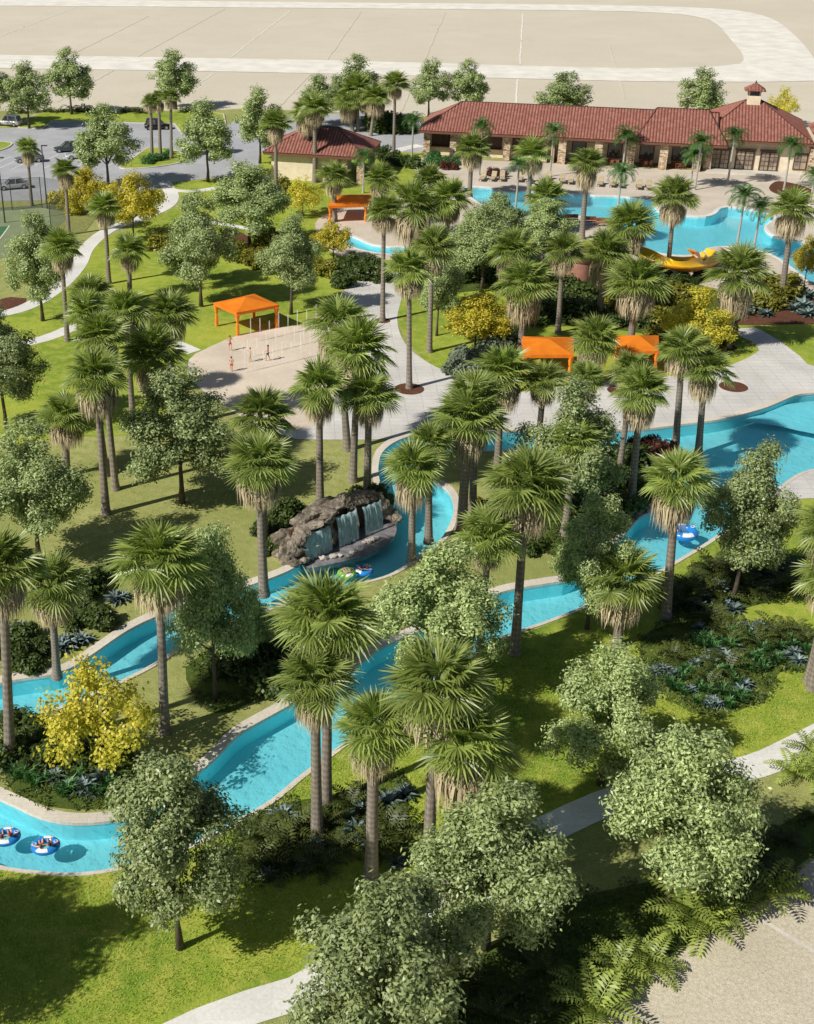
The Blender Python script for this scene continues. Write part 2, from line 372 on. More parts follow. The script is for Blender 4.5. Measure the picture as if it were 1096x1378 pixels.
def ribbon(name, a, b, z0, z1, mat, closed=True, kind='structure'):
    """band between plan curves a (inner) and b (outer), with side walls"""
    n = len(a); v = [(x, y, z0) for x, y in a] + [(x, y, z1) for x, y in a] + [(x, y, z1) for x, y in b] + [(x, y, z0) for x, y in b]; f = []
    for i in range(n if closed else n - 1):
        j = (i + 1) % n
        for k in range(3): f.append((k * n + i, k * n + j, (k + 1) * n + j, (k + 1) * n + i))
    o = mesh_obj(name, v, f, mat); bm = bmesh.new(); bm.from_mesh(o.data); bmesh.ops.recalc_face_normals(bm, faces=bm.faces); bm.to_mesh(o.data); bm.free()
    if kind: o['kind'] = kind
    return o

river_out = smooth_poly(GL([(0,920),(30,914),(66,909),(90,902),(120,884),(175,847),(230,822),(290,800),(340,787),(395,765),(417,742),(450,725),(490,705),(522,690),(517,668),(510,645),(509,628),(514,610),(530,596),(555,587),(600,583),(660,581),(720,579),(780,579),(860,578),(922,571),(973,564),(1024,551),(1050,541),(1072,532),(1096,529),(1150,528),(1210,560),(1190,605),(1130,626),(1096,632),(1072,640),(1040,663),(1005,692),(975,714),(948,733),(882,772),(840,795),(798,812),(738,836),(700,849),(661,865),(600,905),(540,947),(480,989),(424,1030),(398,1050),(367,1076),(332,1098),(290,1122),(245,1143),(205,1158),(170,1167),(109,1176),(55,1174),(0,1166),(-60,1142),(-120,1100),(-150,1045),(-140,985),(-80,940)]))
river_isl = smooth_poly(GL([(0,970),(22,967),(55,960),(110,941),(179,909),(215,889),(248,867),(290,846),(340,826),(405,809),(440,799),(478,787),(524,774),(560,752),(590,730),(603,712),(611,690),(609,670),(599,657),(580,646),(565,636),(561,625),(572,615),(600,609),(650,607),(700,606),(780,603),(845,598),(880,603),(897,622),(902,648),(894,672),(878,688),(860,697),(843,716),(812,747),(769,778),(740,785),(703,791),(676,797),(640,811),(600,832),(559,852),(511,873),(477,899),(430,925),(387,951),(340,977),(317,992),(285,1025),(250,1052),(205,1086),(155,1104),(98,1108),(55,1100),(22,1085),(0,1075),(-45,1050),(-62,1012),(-42,980)]))
RIVER = Region(river_out, [river_isl])
pool_out = smooth_poly(GL([(625,254),(645,252),(660,253),(667,258),(690,260),(704,258),(730,260),(768,262),(793,262),(801,264),(836,265),(876,271),(882,280),(892,287),(926,291),(950,292),(963,288),(970,281),(980,279),(1000,281),(1030,287),(1042,292),(1036,299),(1029,305),(1034,314),(1052,322),(1080,326),(1110,329),(1150,333),(1165,360),(1140,384),(1096,381),(1083,373),(1068,362),(1045,346),(1016,336),(983,332),(955,334),(938,343),(900,343),(874,336),(850,323),(830,308),(812,295),(770,291),(700,292),(670,284),(640,270)]), .8)
POOL = Region(pool_out)
kid_out = smooth_poly(GL([(456,314),(470,317),(485,323),(502,330),(525,333),(545,333),(548,338),(525,342),(498,339),(478,334),(462,327)]), .6)
KID = Region(kid_out)
HOLES = [RIVER, POOL, KID]

# ground, one sheet to the horizon with the pool basins cut out
sheet('ground', [(-3000, -300), (3000, -300), (3000, 6000), (-3000, 6000)], 0, SAND, HOLES)
resort = GL([(-500, 148), (40, 149), (260, 150), (330, 146), (440, 150), (560, 158), (620, 150), (800, 165), (960, 170), (1100, 190), (1400, 230), (1500, 700), (1300, 1090), (1096, 1157), (1046, 1204), (999, 1233), (951, 1262), (897, 1295), (853, 1321), (805, 1378), (760, 1470), (300, 1700), (-700, 1500)])
sheet('dry_lawn', resort, .012, DRY, HOLES)
gravel = GL([(1300, 1090), (1096, 1155), (1046, 1202), (999, 1231), (951, 1260), (897, 1293), (853, 1319), (803, 1378), (760, 1470), (1000, 1800), (1800, 1500)])
sheet('gravel_lot', gravel, .016, GRAVEL)
L1 = smooth_poly(GL([(-300,1120),(-100,1172),(0,1172),(60,1178),(110,1180),(200,1164),(300,1120),(400,1054),(500,980),(600,909),(661,869),(740,840),(882,776),(948,737),(985,712),(1020,685),(1060,668),(1110,668),(1200,700),(1250,900),(1130,982),(1010,1022),(900,1050),(805,1070),(750,1093),(680,1143),(595,1190),(560,1225),(490,1285),(398,1325),(300,1350),(208,1382),(-50,1440),(-300,1400)]), 2)
L2 = smooth_poly(GL([(-80,462),(25,421),(75,398),(105,367),(122,338),(150,318),(195,300),(235,280),(300,262),(400,262),(440,290),(470,345),(560,342),(575,380),(460,400),(400,437),(340,450),(255,482),(258,515),(235,560),(180,585),(100,588),(0,600),(-100,600)]), 2)
L3 = smooth_poly(GL([(535,425),(550,345),(700,335),(880,375),(1000,405),(1160,420),(1200,520),(1096,500),(1043,476),(985,492),(900,510),(815,516),(700,535),(614,507),(572,485)]), 2)
L4 = smooth_poly(GL([(352,205),(420,195),(520,190),(565,200),(565,222),(540,262),(460,290),(330,300),(225,262),(228,250),(282,241),(345,236)]), 2)
for k, L in enumerate((L1, L2, L3, L4)): sheet('lawn', L, .018 + .004 * k, LAWN, HOLES)
asphalt = GL([(-500, 172), (30, 172.5), (60, 174), (70, 164), (165, 166), (235, 167), (246, 181), (300, 170), (330, 158), (480, 152), (560, 160), (600, 175), (566, 206), (520, 204), (495, 195), (420, 195), (352, 205), (345, 236), (282, 240), (225, 246), (205, 258), (160, 262), (110, 269), (0, 271), (-500, 285)])
sheet('car_park', asphalt, .036, ASPH)
gs = GL([(26,172.5),(40,160),(60,150),(262,150),(300,154),(303,168),(246,180.5),(236,167),(165,165.5),(119,163.5),(70,163.8),(57,173.5)])
def island(poly, nm='kerbed_island'):
    sheet('lawn', poly, .15, LAWN); ribbon('kerb', poly, offset(poly, .28 if area(poly) > 0 else -.28), .03, .17, KERB)
island(gs)
oval = smooth_poly(GL([(163,226.5),(181,213),(200,200.5),(215,199.5),(233,203),(249,210),(247,217),(230,222),(200,226)]), 1)
island(oval)
island(smooth_poly(GL([(-60,205),(-10,193),(14,193),(10,199),(-8,205),(-50,214)]), 1))
# far lots and pale loop road
ri = smooth_poly(GL([(-700, 6.5), (0, 8), (400, 11), (740, 14), (880, 17), (940, 23), (965, 33), (985, 55), (1000, 74), (996, 86), (960, 90), (850, 92), (700, 88.5), (400, 80.5), (0, 74), (-700, 62)]), 6)
ro = smooth_poly(GL([(-900, -6), (0, -1), (400, 3), (740, 6), (900, 9), (990, 14), (1040, 26), (1072, 50), (1094, 76), (1110, 98), (1160, 106), (1060, 110), (980, 110.5), (850, 109.5), (700, 106), (400, 98.5), (0, 92), (-900, 80)]), 6)
sheet('pale_road', ro, .06, ROAD, islands=[ri])
for k, (a, b) in enumerate([((0,49),(109,7)),((60,92),(200,22)),((182,78),(303,12)),((310,78),(392,14)),((437,86),(486,16)),((570,84),(600,16)),((700,87),(704,18)),((820,60),(842,133)),((78,137),(153,95)),((241,130),(288,99)),((372,148),(418,100)),((540,150),(562,102)),((694,150),(697,107)),((-80,115),(-40,96))]):
    A, B = Vector(G(*a)), Vector(G(*b)); n = 26; rr = random.Random(k)
    c = [tuple(A.lerp(B, i / n) + Vector((rr.uniform(-.12, .12), 0))) for i in range(n + 1)]
    ribbon('lot_kerb', offset(c, -.16, False), offset(c, .16, False), .0, .045, ROAD if k % 3 == 0 else SAND, closed=False)
for k, (ya, xa, xb, yb) in enumerate([(36, 0, 130, 37), (38, 470, 620, 40), (55, 700, 860, 58)]):
    c = smooth_poly(GL([(xa, ya), (xb, yb)]), 5, False); ribbon('lot_kerb', offset(c, -.3, False), offset(c, .3, False), 0, .045, SAND, closed=False)
# plazas, deck, paths
plaza = smooth_poly(GL([(255,484),(277,470),(317,453),(360,443),(409,438),(440,428),(452,408),(462,392),(490,376),(530,365),(548,380),(540,405),(535,432),(545,462),(574,487),(614,506),(650,520),(700,528),(760,520),(820,514),(900,507),(955,500),(985,491),(1010,480),(1022,472),(1012,460),(988,447),(1013,441),(1046,457),(1076,479),(1110,497),(1300,520),(1300,530),(1150,524),(1096,525),(1068,528),(1046,537),(1020,547),(973,560),(922,567),(860,573),(780,575),(660,577),(600,579),(553,582),(520,591),(470,592),(398,591),(370,582),(320,558),(285,535),(258,510)]), 1.2)
sheet('plaza', plaza, .040, CONC, HOLES)
splash = smooth_poly(GL([(256,484),(277,470.5),(317,453.5),(360,443.5),(409,438.5),(445,440),(462,470),(455,520),(440,560),(400,580),(350,572),(300,546),(262,510)]), 1.2)
sheet('splash_pad', splash, .052, SPLASH)
deck = GL([(425,300),(440,288),(475,272),(540,262),(560,240),(566,216),(600,214),(1085,236),(1200,240),(1260,300),(1250,400),(1096,398),(1030,400),(960,388),(880,368),(845,352),(800,345),(700,350),(640,352),(560,352),(500,352),(455,344),(430,322)])
sheet('pool_deck', smooth_poly(deck, 2), .046, DECK, HOLES)
sheet('pool_deck', smooth_poly(GL([(1036,668),(1050,655),(1075,641),(1098,632),(1130,626),(1200,620),(1230,660),(1200,668),(1096,671),(1055,673)]), 1), .047, CONC, HOLES)
def strip(name, pts, wd, z, mat, holes=()):
    c = smooth_poly(GL(pts), 1.2, False); sheet(name, offset(c, -wd / 2, False) + offset(c, wd / 2, False)[::-1], z, mat, holes); return c
strip('path', [(-60,432),(25,417),(75,390),(104,360),(118,333),(148,309),(195,292),(225,277),(232,264),(226,253),(222,246)], 1.9, .042, PATH)
strip('path', [(228,255),(255,258),(300,252),(345,244),(370,236)], 1.5, .044, PATH)
strip('path', [(-30,475),(60,456),(105,440),(160,442),(215,455),(262,474)], 1.7, .040, PATH)
strip('path', [(262,296),(295,301),(338,309),(362,318)], 1.2, .040, PATH)
strip('path', [(520,208),(545,200),(566,196)], 2.0, .046, PATH)
pw = strip('path', [(110,1460),(275,1379),(340,1355),(400,1337),(490,1282),(565,1222),(610,1190),(680,1146),(780,1096),(840,1072),(920,1049),(1015,1032),(1096,995),(1250,915)], 1.85, .044, PATH)
strip('pale_line', [(1021,1235),(1096,1281),(1250,1370)], .22, .03, KERB)
for nm, pts in (('mulch_bed', [(303,309),(322,312),(336,321),(338,334),(322,338),(308,334),(302,322)]), ('mulch_bed', [(985,436),(1010,424),(1060,402),(1200,405),(1200,445),(1096,437),(1020,438)]), ('mulch_bed', [(1035,254),(1048,244),(1085,252),(1092,260),(1050,262)]),
                ('mulch_bed', [(690,398),(720,360),(800,350),(880,366),(965,392),(1000,410),(985,440),(900,452),(800,440),(700,436)]), ('mulch_bed', [(575,352),(690,352),(700,372),(640,392),(580,388)]), ('mulch_bed', [(-40,415),(15,400),(36,402),(25,412),(-20,424)])):
    sheet(nm, smooth_poly(GL(pts), 1), .0502, MULCH if len(pts) < 9 and pts[0][0] != 575 else BED, HOLES)
BEDS_ = []
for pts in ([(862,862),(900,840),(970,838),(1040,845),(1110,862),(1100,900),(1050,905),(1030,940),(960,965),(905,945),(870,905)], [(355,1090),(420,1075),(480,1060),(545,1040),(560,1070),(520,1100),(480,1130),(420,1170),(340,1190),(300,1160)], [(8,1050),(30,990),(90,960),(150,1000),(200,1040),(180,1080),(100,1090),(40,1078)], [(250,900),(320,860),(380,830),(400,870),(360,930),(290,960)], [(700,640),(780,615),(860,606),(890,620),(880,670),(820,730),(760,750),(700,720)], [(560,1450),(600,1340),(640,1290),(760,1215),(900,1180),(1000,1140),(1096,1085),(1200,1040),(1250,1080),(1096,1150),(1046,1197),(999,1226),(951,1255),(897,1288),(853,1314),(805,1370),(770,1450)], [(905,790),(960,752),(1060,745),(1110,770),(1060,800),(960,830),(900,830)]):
    sheet('bed_and_shade_patch', smooth_poly(GL(pts), 1), .0345, BED, HOLES); BEDS_.append(smooth_poly(GL(pts), 1))  # the polygon along the gravel edge paints tree shadow as dark ground
for px, py, r_ in ((551, 524, 1.35), (987, 521, 1.3), (835, 526, 1.2), (979, 468, .9), (515, 432, .8)):
    x, y = G(px, py); sheet('mulch_ring', [(x + r_ * math.cos(a / 12 * math.pi), y + r_ * math.sin(a / 12 * math.pi)) for a in range(24)], .07, MULCH)
court = GL([(-200, 292), (60, 276), (100, 286), (66, 318), (20, 345), (-300, 400)])
sheet('court', court, .03, COURT); sheet('court_play_area', GL([(-200, 308), (12, 305), (8, 310), (-6, 326), (-220, 375)]), .036, COURT2)
strip('court_line', [(13, 304), (-5, 327), (-24, 337)], .12, .042, WHITEP)
# parking stall lines
for k in range(9):
    a = G(-30 + k * 22, 231 - k * 1.0); sheet('stall_line', [(a[0], a[1]), (a[0] + .14, a[1]), (a[0] + 3.2, a[1] + 10), (a[0] + 3.06, a[1] + 10)], .046, WHITEP)
# basins
def basin(region, depth_, wl, floor_mat, cw, ctop, cope_mat):
    sheet('pool_floor', region.outer, -depth_, floor_mat, islands=region.islands)
    ws_ = sheet('water', region.outer, wl, WATER, islands=region.islands)
    for i, lp in enumerate(region.loops()):
        s = 1 if area(lp) > 0 else -1
        if i > 0: s = -s
        e_ = offset(lp, s); wv = [cw * (.95 + .5 * max(-1, min(1, (q[1] - p[1])))) if q[1] > p[1] else cw * (.95 - .6 * min(1, p[1] - q[1])) for p, q in zip(lp, e_)]
        o = [(p[0] + (q[0] - p[0]) * k_, p[1] + (q[1] - p[1]) * k_) for p, q, k_ in zip(lp, e_, wv)]
        inn = offset(lp, -.04 * s)
        ribbon('coping', inn, o, -.12, ctop, cope_mat)
        n = len(lp); v_ = [(x, y, .0) for x, y in lp] + [(x, y, -depth_) for x, y in lp]; f_ = [(a, (a + 1) % n, n + (a + 1) % n, n + a) for a in range(n)]
        tag(mesh_obj('pool_wall', v_, f_, floor_mat), None, None, None, 'structure')
basin(RIVER, 1.15, -.14, POOLF, .5, .07, COPE)
sheet('pool_floor', smooth_poly(GL([(1000,559),(1030,551),(1066,537),(1200,529),(1300,560),(1200,592),(1096,577),(1045,566)]), 1), -.45, POOLF2)
basin(POOL, 1.3, -.12, POOLF2, .45, .075, PATH)
basin(KID, .5, -.1, POOLF2, .35, .075, PATH)

# ------------------------------------------------------------------ plant prototypes
def leaf_quads(P, N, L, W, jitter=.35, down=.0):
    """diamond leaves at P with outward normals N"""
    n = len(P); N = N + rng.normal(0, jitter, (n, 3)); N /= np.linalg.norm(N, axis=1, keepdims=True)
    T = rng.normal(0, 1, (n, 3)); T[:, 2] -= down; T -= N * np.sum(T * N, 1, keepdims=True); T /= np.linalg.norm(T, axis=1, keepdims=True)
    B = np.cross(N, T); l = L * rng.uniform(.7, 1.25, (n, 1)); w_ = W * rng.uniform(.75, 1.2, (n, 1))
    return np.stack([P - T * l * .5, P + B * w_ * .5 - T * l * .05 , P + T * l * .5, P - B * w_ * .5 - T * l * .05], 1)
def crown_points(n, w_, z0, z1, nclump, cr, seed, top_bias=.55):
    """irregular crown: a handful of big lobes round a leader, each lobe carrying leaf clumps, with gaps between"""
    r = np.random.default_rng(seed); C = []; h = z1 - z0; zc = z0 + h * .45; k = w_ / 6.6; kz = h / 9.
    lobes = [(0, 0, z1 - 1.45 * kz, 1.45 * k)]
    nl = 11
    for i in range(nl):
        t_ = .06 + .80 * (i + r.uniform(0, .6)) / nl; a = i * 2.4 + r.uniform(-.5, .5); rad = (w_ / 2) * (.62 * math.sin(math.pi * (t_ * .82 + .16)) ** .8 + r.uniform(-.10, .12)); lr = k * r.uniform(1.15, 1.65) * (.85 + .3 * math.sin(math.pi * t_))
        rad = min(rad, w_ / 2 - lr * .8); lobes.append((rad * math.cos(a), rad * math.sin(a), z0 + lr * .7 + t_ * (h - 2.2 * lr), lr))
    lobes += [(r.uniform(-.4, .4) * k, r.uniform(-.4, .4) * k, z0 + h * q, 1.1 * k) for q in (.3, .5, .68)]
    per = max(4, nclump // len(lobes) + 2)
    for (x, y, z, lr) in lobes:
        for q in range(per):
            d = r.normal(0, 1, 3); d /= np.linalg.norm(d); f = r.uniform(.55, 1.0); c_ = cr * r.uniform(.38, .66)
            C.append((x + d[0] * (lr - c_ * .6) * f, y + d[1] * (lr - c_ * .6) * f, z + d[2] * (lr - c_ * .6) * f * .9, c_))
    C = np.array(C); C[:, 2] = np.maximum(C[:, 2], z0 + .2); nclump = len(C); pr = C[:, 3] ** 2; idx = r.choice(nclump, n, p=pr / pr.sum()); d = r.normal(0, 1, (n, 3)); d /= np.linalg.norm(d, axis=1, keepdims=True)
    rr = np.where(r.uniform(0, 1, (n, 1)) < .8, r.uniform(.45, 1.1, (n, 1)), r.uniform(1.0, 1.5, (n, 1))); P = C[idx, :3] + d * rr * C[idx, 3:4]
    cen = np.array([0, 0, zc]); o = (P - cen) / np.array([w_ / 2, w_ / 2, h / 2]); o /= np.linalg.norm(o, axis=1, keepdims=True) + 1e-6
    q = np.percentile(np.hypot(P[:, 0], P[:, 1]), 96); P[:, :2] *= w_ / 2 / q; C[:, :2] *= w_ / 2 / q
    N = d * .7 + o * .4 + np.array([0, 0, .6]); return P, N, C
def tree_trunk_mesh(C, z0, zt, r0, seed, name, mat):
    rr = random.Random(seed); m = MB(); pts = [(0, 0, -.1)]; x = y = 0
    for i in range(1, 7): x += rr.uniform(-.06, .06); y += rr.uniform(-.06, .06); pts.append((x, y, zt * .8 * i / 6))
    m.tube(pts, [r0 * 1.45] + [r0 * (1 - .14 * i) for i in range(1, 7)], 8)
    for k in range(14):
        c = C[rr.randrange(len(C))]; s_ = pts[rr.randrange(2, 6)]
        if c[2] < s_[2] + .3: continue
        mid = ((s_[0] + c[0]) / 2 + rr.uniform(-.2, .2), (s_[1] + c[1]) / 2, (s_[2] + c[2]) / 2 + .15)
        m.tube([s_, mid, tuple(c[:3])], [r0 * .45, r0 * .28, .02], 6)
    o = m.build(name, mat, smooth=True); return o
PROTO = {}
def unlink(o):
    COL.objects.unlink(o)
    return o.data
def oak_proto(seed, n=34000, w_=6.6, H=11.5, z0=2.3, mat=LEAF, L=.235, W=.11, nclump=110, cr=1.05, r0=.17):
    P, N, C = crown_points(n, w_, z0, H, nclump, cr, seed); 
    cr_ = unlink(quads_obj('crown', leaf_quads(P, N, L, W, .45, .3), 4, mat)); tk = unlink(tree_trunk_mesh(C, z0, H, r0, seed, 'trunk', TBARK)); return tk, cr_, w_, H
OAKS = [oak_proto(11), oak_proto(12, cr=1.15), oak_proto(13, z0=2.1), oak_proto(14, cr=1.2), oak_proto(15, z0=2.8)]
FAROAK = [oak_proto(s_, n=14000, L=.33, W=.16, cr=1.15) for s_ in (21, 22, 23)]
YELS = [oak_proto(31, 5600, 6.2, 6.6, 1.3, YEL, .22, .16, 90, .8, .10), oak_proto(32, 9000, 6.2, 6.6, 1.2, OCHRE, .22, .15, 90, .85, .10), oak_proto(33, 9000, 6.2, 6.6, .7, YEL, .22, .15, 90, .9, .10)]
def shrub_proto(seed, mat, n=1500, L=.24, W=.13):
    r = np.random.default_rng(seed); C = np.array([(r.uniform(0, .75) ** .6 * math.cos(a), r.uniform(0, .75) ** .6 * math.sin(a), r.uniform(.2, .95), r.uniform(.25, .45)) for a in r.uniform(0, 6.28, 20)]); C[:, 2] *= 1.1 - .5 * np.hypot(C[:, 0], C[:, 1])
    idx = r.integers(0, 20, n); d = r.normal(0, 1, (n, 3)); d /= np.linalg.norm(d, axis=1, keepdims=True); P = C[idx, :3] + d * C[idx, 3:4] * r.uniform(.6, 1.1, (n, 1)); P[:, 2] = np.abs(P[:, 2]) + .02
    return unlink(quads_obj('shrub', leaf_quads(P, d * .7 + np.array([0, 0, .7]), L, W, .5), 4, mat))
SHR = {k: [shrub_proto(40 + i, m, **kw) for i in range(2)] for k, m, kw in (('dark', SHRUB, {}), ('olive', OLIVE, {}), ('grey', GREYL, {'L': .3, 'W': .15}), ('red', REDL, {}), ('yellow', YEL, {}), ('green', GREENC, {'n': 1100, 'L': .3, 'W': .07}))}

def fan_crown(seed, nf=40, sun_tips=True):
    r = random.Random(seed); Q = []
    for i in range(nf):
        t_ = (i + .5) / nf; el = R(84 - 84 * t_ ** .8 + r.uniform(-8, 8)); az = i * 2.39996 + r.uniform(-.25, .25)
        d = Vector((math.cos(el) * math.cos(az), math.cos(el) * math.sin(az), math.sin(el))); b = Vector((-math.sin(az), math.cos(az), 0))
        pl = r.uniform(.95, 1.3) * (1. if el > -.2 else .8); c = d * pl + Vector((0, 0, -.12 * t_))
        dr = R(4 + 26 * t_ + r.uniform(-8, 14)); n0 = b.cross(d); n0 = -n0 if n0.z < 0 and el < R(80) else n0
        a = (d * math.cos(dr) - n0 * math.sin(dr)).normalized(); n = b.cross(a); n = n if n.dot(n0) > 0 else -n
        tw = r.uniform(-.35, .35); b2 = (b * math.cos(tw) + n * math.sin(tw)); n = a.cross(b2).normalized(); n = n if n.z > 0 or t_ > .6 else -n
        # petiole
        pw_ = .022; Q.append([b * pw_, -b * pw_, c - b2 * pw_, c + b2 * pw_])
        ns = 36; Lb = r.uniform(1.15, 1.42)
        for k in range(ns):
            th = R(-138 + 276 * k / (ns - 1)) + r.uniform(-.02, .02); e = a * math.cos(th) + b2 * math.sin(th); s_ = b2 * math.cos(th) - a * math.sin(th)
            L = Lb * (.78 + .22 * math.cos(th * .8)) * r.uniform(.93, 1.05); cup = n * (.10 * L * abs(math.sin(th)))
            m_ = c + e * L * .52 + cup * .5; up = n * .028 * (1 if k % 2 else -1)
            tip = c + e * L + cup * .6 - n * .10 * r.uniform(.2, 1.4) - Vector((0, 0, .14 * r.uniform(.3, 1.5)))
            Q.append([c + e * .03, m_ + s_ * .036 + up, tip, m_ - s_ * .036 - up])
    for i in range(5):   # spear leaves
        d = Vector((r.uniform(-.25, .25), r.uniform(-.25, .25), 1)).normalized(); s_ = d.orthogonal().normalized() * .05; Q.append([d * .2, d * 1.1 + s_, d * 2.0, d * 1.1 - s_])
    return unlink(quads_obj('crown', np.array([[tuple(p) for p in q] for q in Q]), 4, PALM))
def fan_skirt(seed, n=900, length=2.2):
    r = random.Random(seed); Q = []
    for i in range(n):
        az = r.uniform(0, 6.283); d = Vector((math.cos(az), math.sin(az), 0)); s_ = Vector((-math.sin(az), math.cos(az), 0)) * r.uniform(.022, .045)
        z0 = r.uniform(-.5, .1); ro_ = r.uniform(.55, 1.2); L = length * r.uniform(.6, 1.0)
        a = d * .16 + Vector((0, 0, z0)); m_ = d * ro_ * .95 + Vector((0, 0, z0 - L * .35)) ; e = d * ro_ * r.uniform(.75, 1.0) + Vector((0, 0, z0 - L)) + s_ * r.uniform(-4, 4)
        Q.append([a, m_ + s_, e, m_ - s_])
    return unlink(quads_obj('dry_skirt', np.array([[tuple(p) for p in q] for q in Q]), 4, SKIRT))
FANS = [fan_crown(50 + i, 27 + 2 * (i % 4)) for i in range(7)]; SKIRTS = [fan_skirt(60 + i) for i in range(3)]
def trunk_unit(name, prof, mat, n=12):
    m = MB(); m.tube([(0.0, 0, z) for z, r_ in prof], [r_ for z, r_ in prof], n); return unlink(m.build(name, mat, smooth=True))
PTRUNK = trunk_unit('trunk', [(-.02, .42), (.01, .40), (.06, .32), (.25, .27), (.6, .24), (.9, .23), (1, .25)], PBARK)
QTRUNK = trunk_unit('trunk', [(-.02, .22), (.01, .2), (.06, .16), (.5, .13), (.85, .12), (.95, .14), (1, .09)], QBARK)
def pinnate(seed, nf, L, leaf, droop, el0, el1, mat, width=.05, nl=18, name='fronds'):
    r = random.Random(seed); Q = []
    for i in range(nf):
        t_ = (i + .5) / nf; el = R(el0 + (el1 - el0) * t_ + r.uniform(-6, 6)); az = i * 2.39996 + r.uniform(-.3, .3); b = Vector((-math.sin(az), math.cos(az), 0))
        p = Vector((0, 0, 0)); LL = L * r.uniform(.85, 1.1); pts = [p.copy()]; e = el
        for k in range(nl):
            d = Vector((math.cos(e) * math.cos(az), math.cos(e) * math.sin(az), math.sin(e))); p = p + d * LL / nl; pts.append(p.copy()); e -= R(droop) / nl * (1 + k / nl)
        for k in range(1, nl + 1):
            q = pts[k]; d = (pts[k] - pts[k - 1]).normalized(); up = b.cross(d); up = up if up.z > 0 else -up
            ll = leaf * math.sin(math.pi * min(1, (k / nl) * .86 + .14)) ** .6 * r.uniform(.85, 1.1)
            Q.append([pts[k - 1] + b * .012, pts[k - 1] - b * .012, q - b * .012, q + b * .012])
            for s_ in (-1, 1):
                v_ = (b * s_ * .86 + d * .42 + up * .22).normalized(); wv_ = d * width
                Q.append([q, q + v_ * ll * .45 + wv_ + Vector((0, 0, .01)), q + v_ * ll - Vector((0, 0, ll * .25)), q + v_ * ll * .45 - wv_])
    return unlink(quads_obj(name, np.array([[tuple(p) for p in q] for q in Q]), 4, mat))
QCROWN = [pinnate(70 + i, 22, 2.5, .75, 85, 84, 0, FEATH, .055, 22, 'crown') for i in range(3)]
CYCAD = [pinnate(80 + i, 10, 2.1, .55, 58, 72, 14, FERN, .075, 13) for i in range(3)]
DFERN = [pinnate(90 + i, 12, 1.5, .36, 70, 75, 10, BROWNF, .05, 13) for i in range(2)]
def agave_mesh(seed, nl=22):
    r = random.Random(seed); v_ = []; f_ = []
    for i in range(nl):
        t_ = (i + .5) / nl; el = R(78 - 62 * t_ + r.uniform(-6, 6)); az = i * 2.39996; b = Vector((-math.sin(az), math.cos(az), 0)); L = r.uniform(.75, 1.0) * (.75 + .35 * t_); k0 = len(v_); e = el; p = Vector((0, 0, 0))
        for j, wd in enumerate((.05, .11, .12, .075, .008)):
            d = Vector((math.cos(e) * math.cos(az), math.cos(e) * math.sin(az), math.sin(e))); up = b.cross(d); up = up if up.z > 0 else -up
            v_ += [p - b * wd + up * .04, p - up * .02, p + b * wd + up * .04]; p = p + d * L / 4; e -= R(16)
        for j in range(4):
            q = k0 + j * 3; f_ += [(q, q + 1, q + 4, q + 3), (q + 1, q + 2, q + 5, q + 4)]
    return unlink(mesh_obj('agave', v_, f_, AGAVE, smooth=True))
AGS = [agave_mesh(100 + i) for i in range(2)]
def tuft_mesh(seed):
    r = random.Random(seed); Q = []
    for i in range(70):
        az = r.uniform(0, 6.28); d = Vector((math.cos(az), math.sin(az), 0)); s_ = Vector((-d.y, d.x, 0)) * .025; o = Vector((r.uniform(-.12, .12), r.uniform(-.12, .12), 0)); L = r.uniform(.35, .85); sp = r.uniform(.25, .8)
        Q.append([o, o + d * L * sp * .45 + Vector((0, 0, L * .6)) + s_, o + d * L * sp + Vector((0, 0, L * .62)), o + d * L * sp * .45 + Vector((0, 0, L * .6)) - s_])
    return unlink(quads_obj('grass_tuft', np.array([[tuple(p) for p in q] for q in Q]), 4, GREENC))
TUFT = tuft_mesh(5)

def inst(name, data, parent=None, loc=(0, 0, 0), scale=(1, 1, 1), rz=0.):
    o = bpy.data.objects.new(name, data); COL.objects.link(o); o.location = loc; o.scale = scale; o.rotation_euler = (0, 0, rz)
    if parent: o.parent = parent
    return o
def place(top=None, base=None, H=None):
    """base pixel -> ground point and height from the top pixel; or top pixel + known height"""
    if base: x, y = G(*base); h = height_at(x, y, top[1])
    else: x, y = G(top[0], top[1], H); h = H
    return x, y, h
cnt = {'p': 0}
def fan_palm(label, top, width, base=None, H=12., skirt=1.0):
    i = cnt['p']; cnt['p'] += 1; x, y, h = place(top, base, H); rr = random.Random(i * 7 + 1)
    s_ = width / ppm(x, y, h - 1.5) / 3.8; hub = h - 1.75 * s_
    cxp, cyp = PR(x, y, hub); lean = (top[0] - cxp) / ppm(x, y, hub) if base else 0.
    lean = max(-.9, min(.9, lean))
    r_ = thing('fan_palm', label, 'palm', (x, y, 0), 0, 'fan palms')
    tk = inst('trunk', PTRUNK, r_, (0, 0, 0), (s_ ** .5 * rr.uniform(.85, 1.12),) * 2 + (hub,), rr.uniform(0, 6))
    if abs(lean) > .05: tk.rotation_euler = (0, math.atan2(lean, hub), 0)
    cw_ = inst('crown', FANS[i % 7], r_, (lean, 0, hub), (s_, s_, s_), rr.uniform(0, 6.28))
    cw_.scale = (s_ * rr.uniform(.92, 1.06), s_ * rr.uniform(.92, 1.06), s_ * rr.uniform(.82, 1.1)); cw_.rotation_euler = (R(rr.uniform(-7, 7)), R(rr.uniform(-7, 7)), rr.uniform(0, 6.28)); k_ = rr.uniform(.85, 1.12)
    inst('dry_skirt', SKIRTS[i % 3], r_, (lean, 0, hub - .1), (s_ * k_, s_ * k_, s_ * skirt * rr.uniform(.75, 1.12)), rr.uniform(0, 6.28))
    return r_
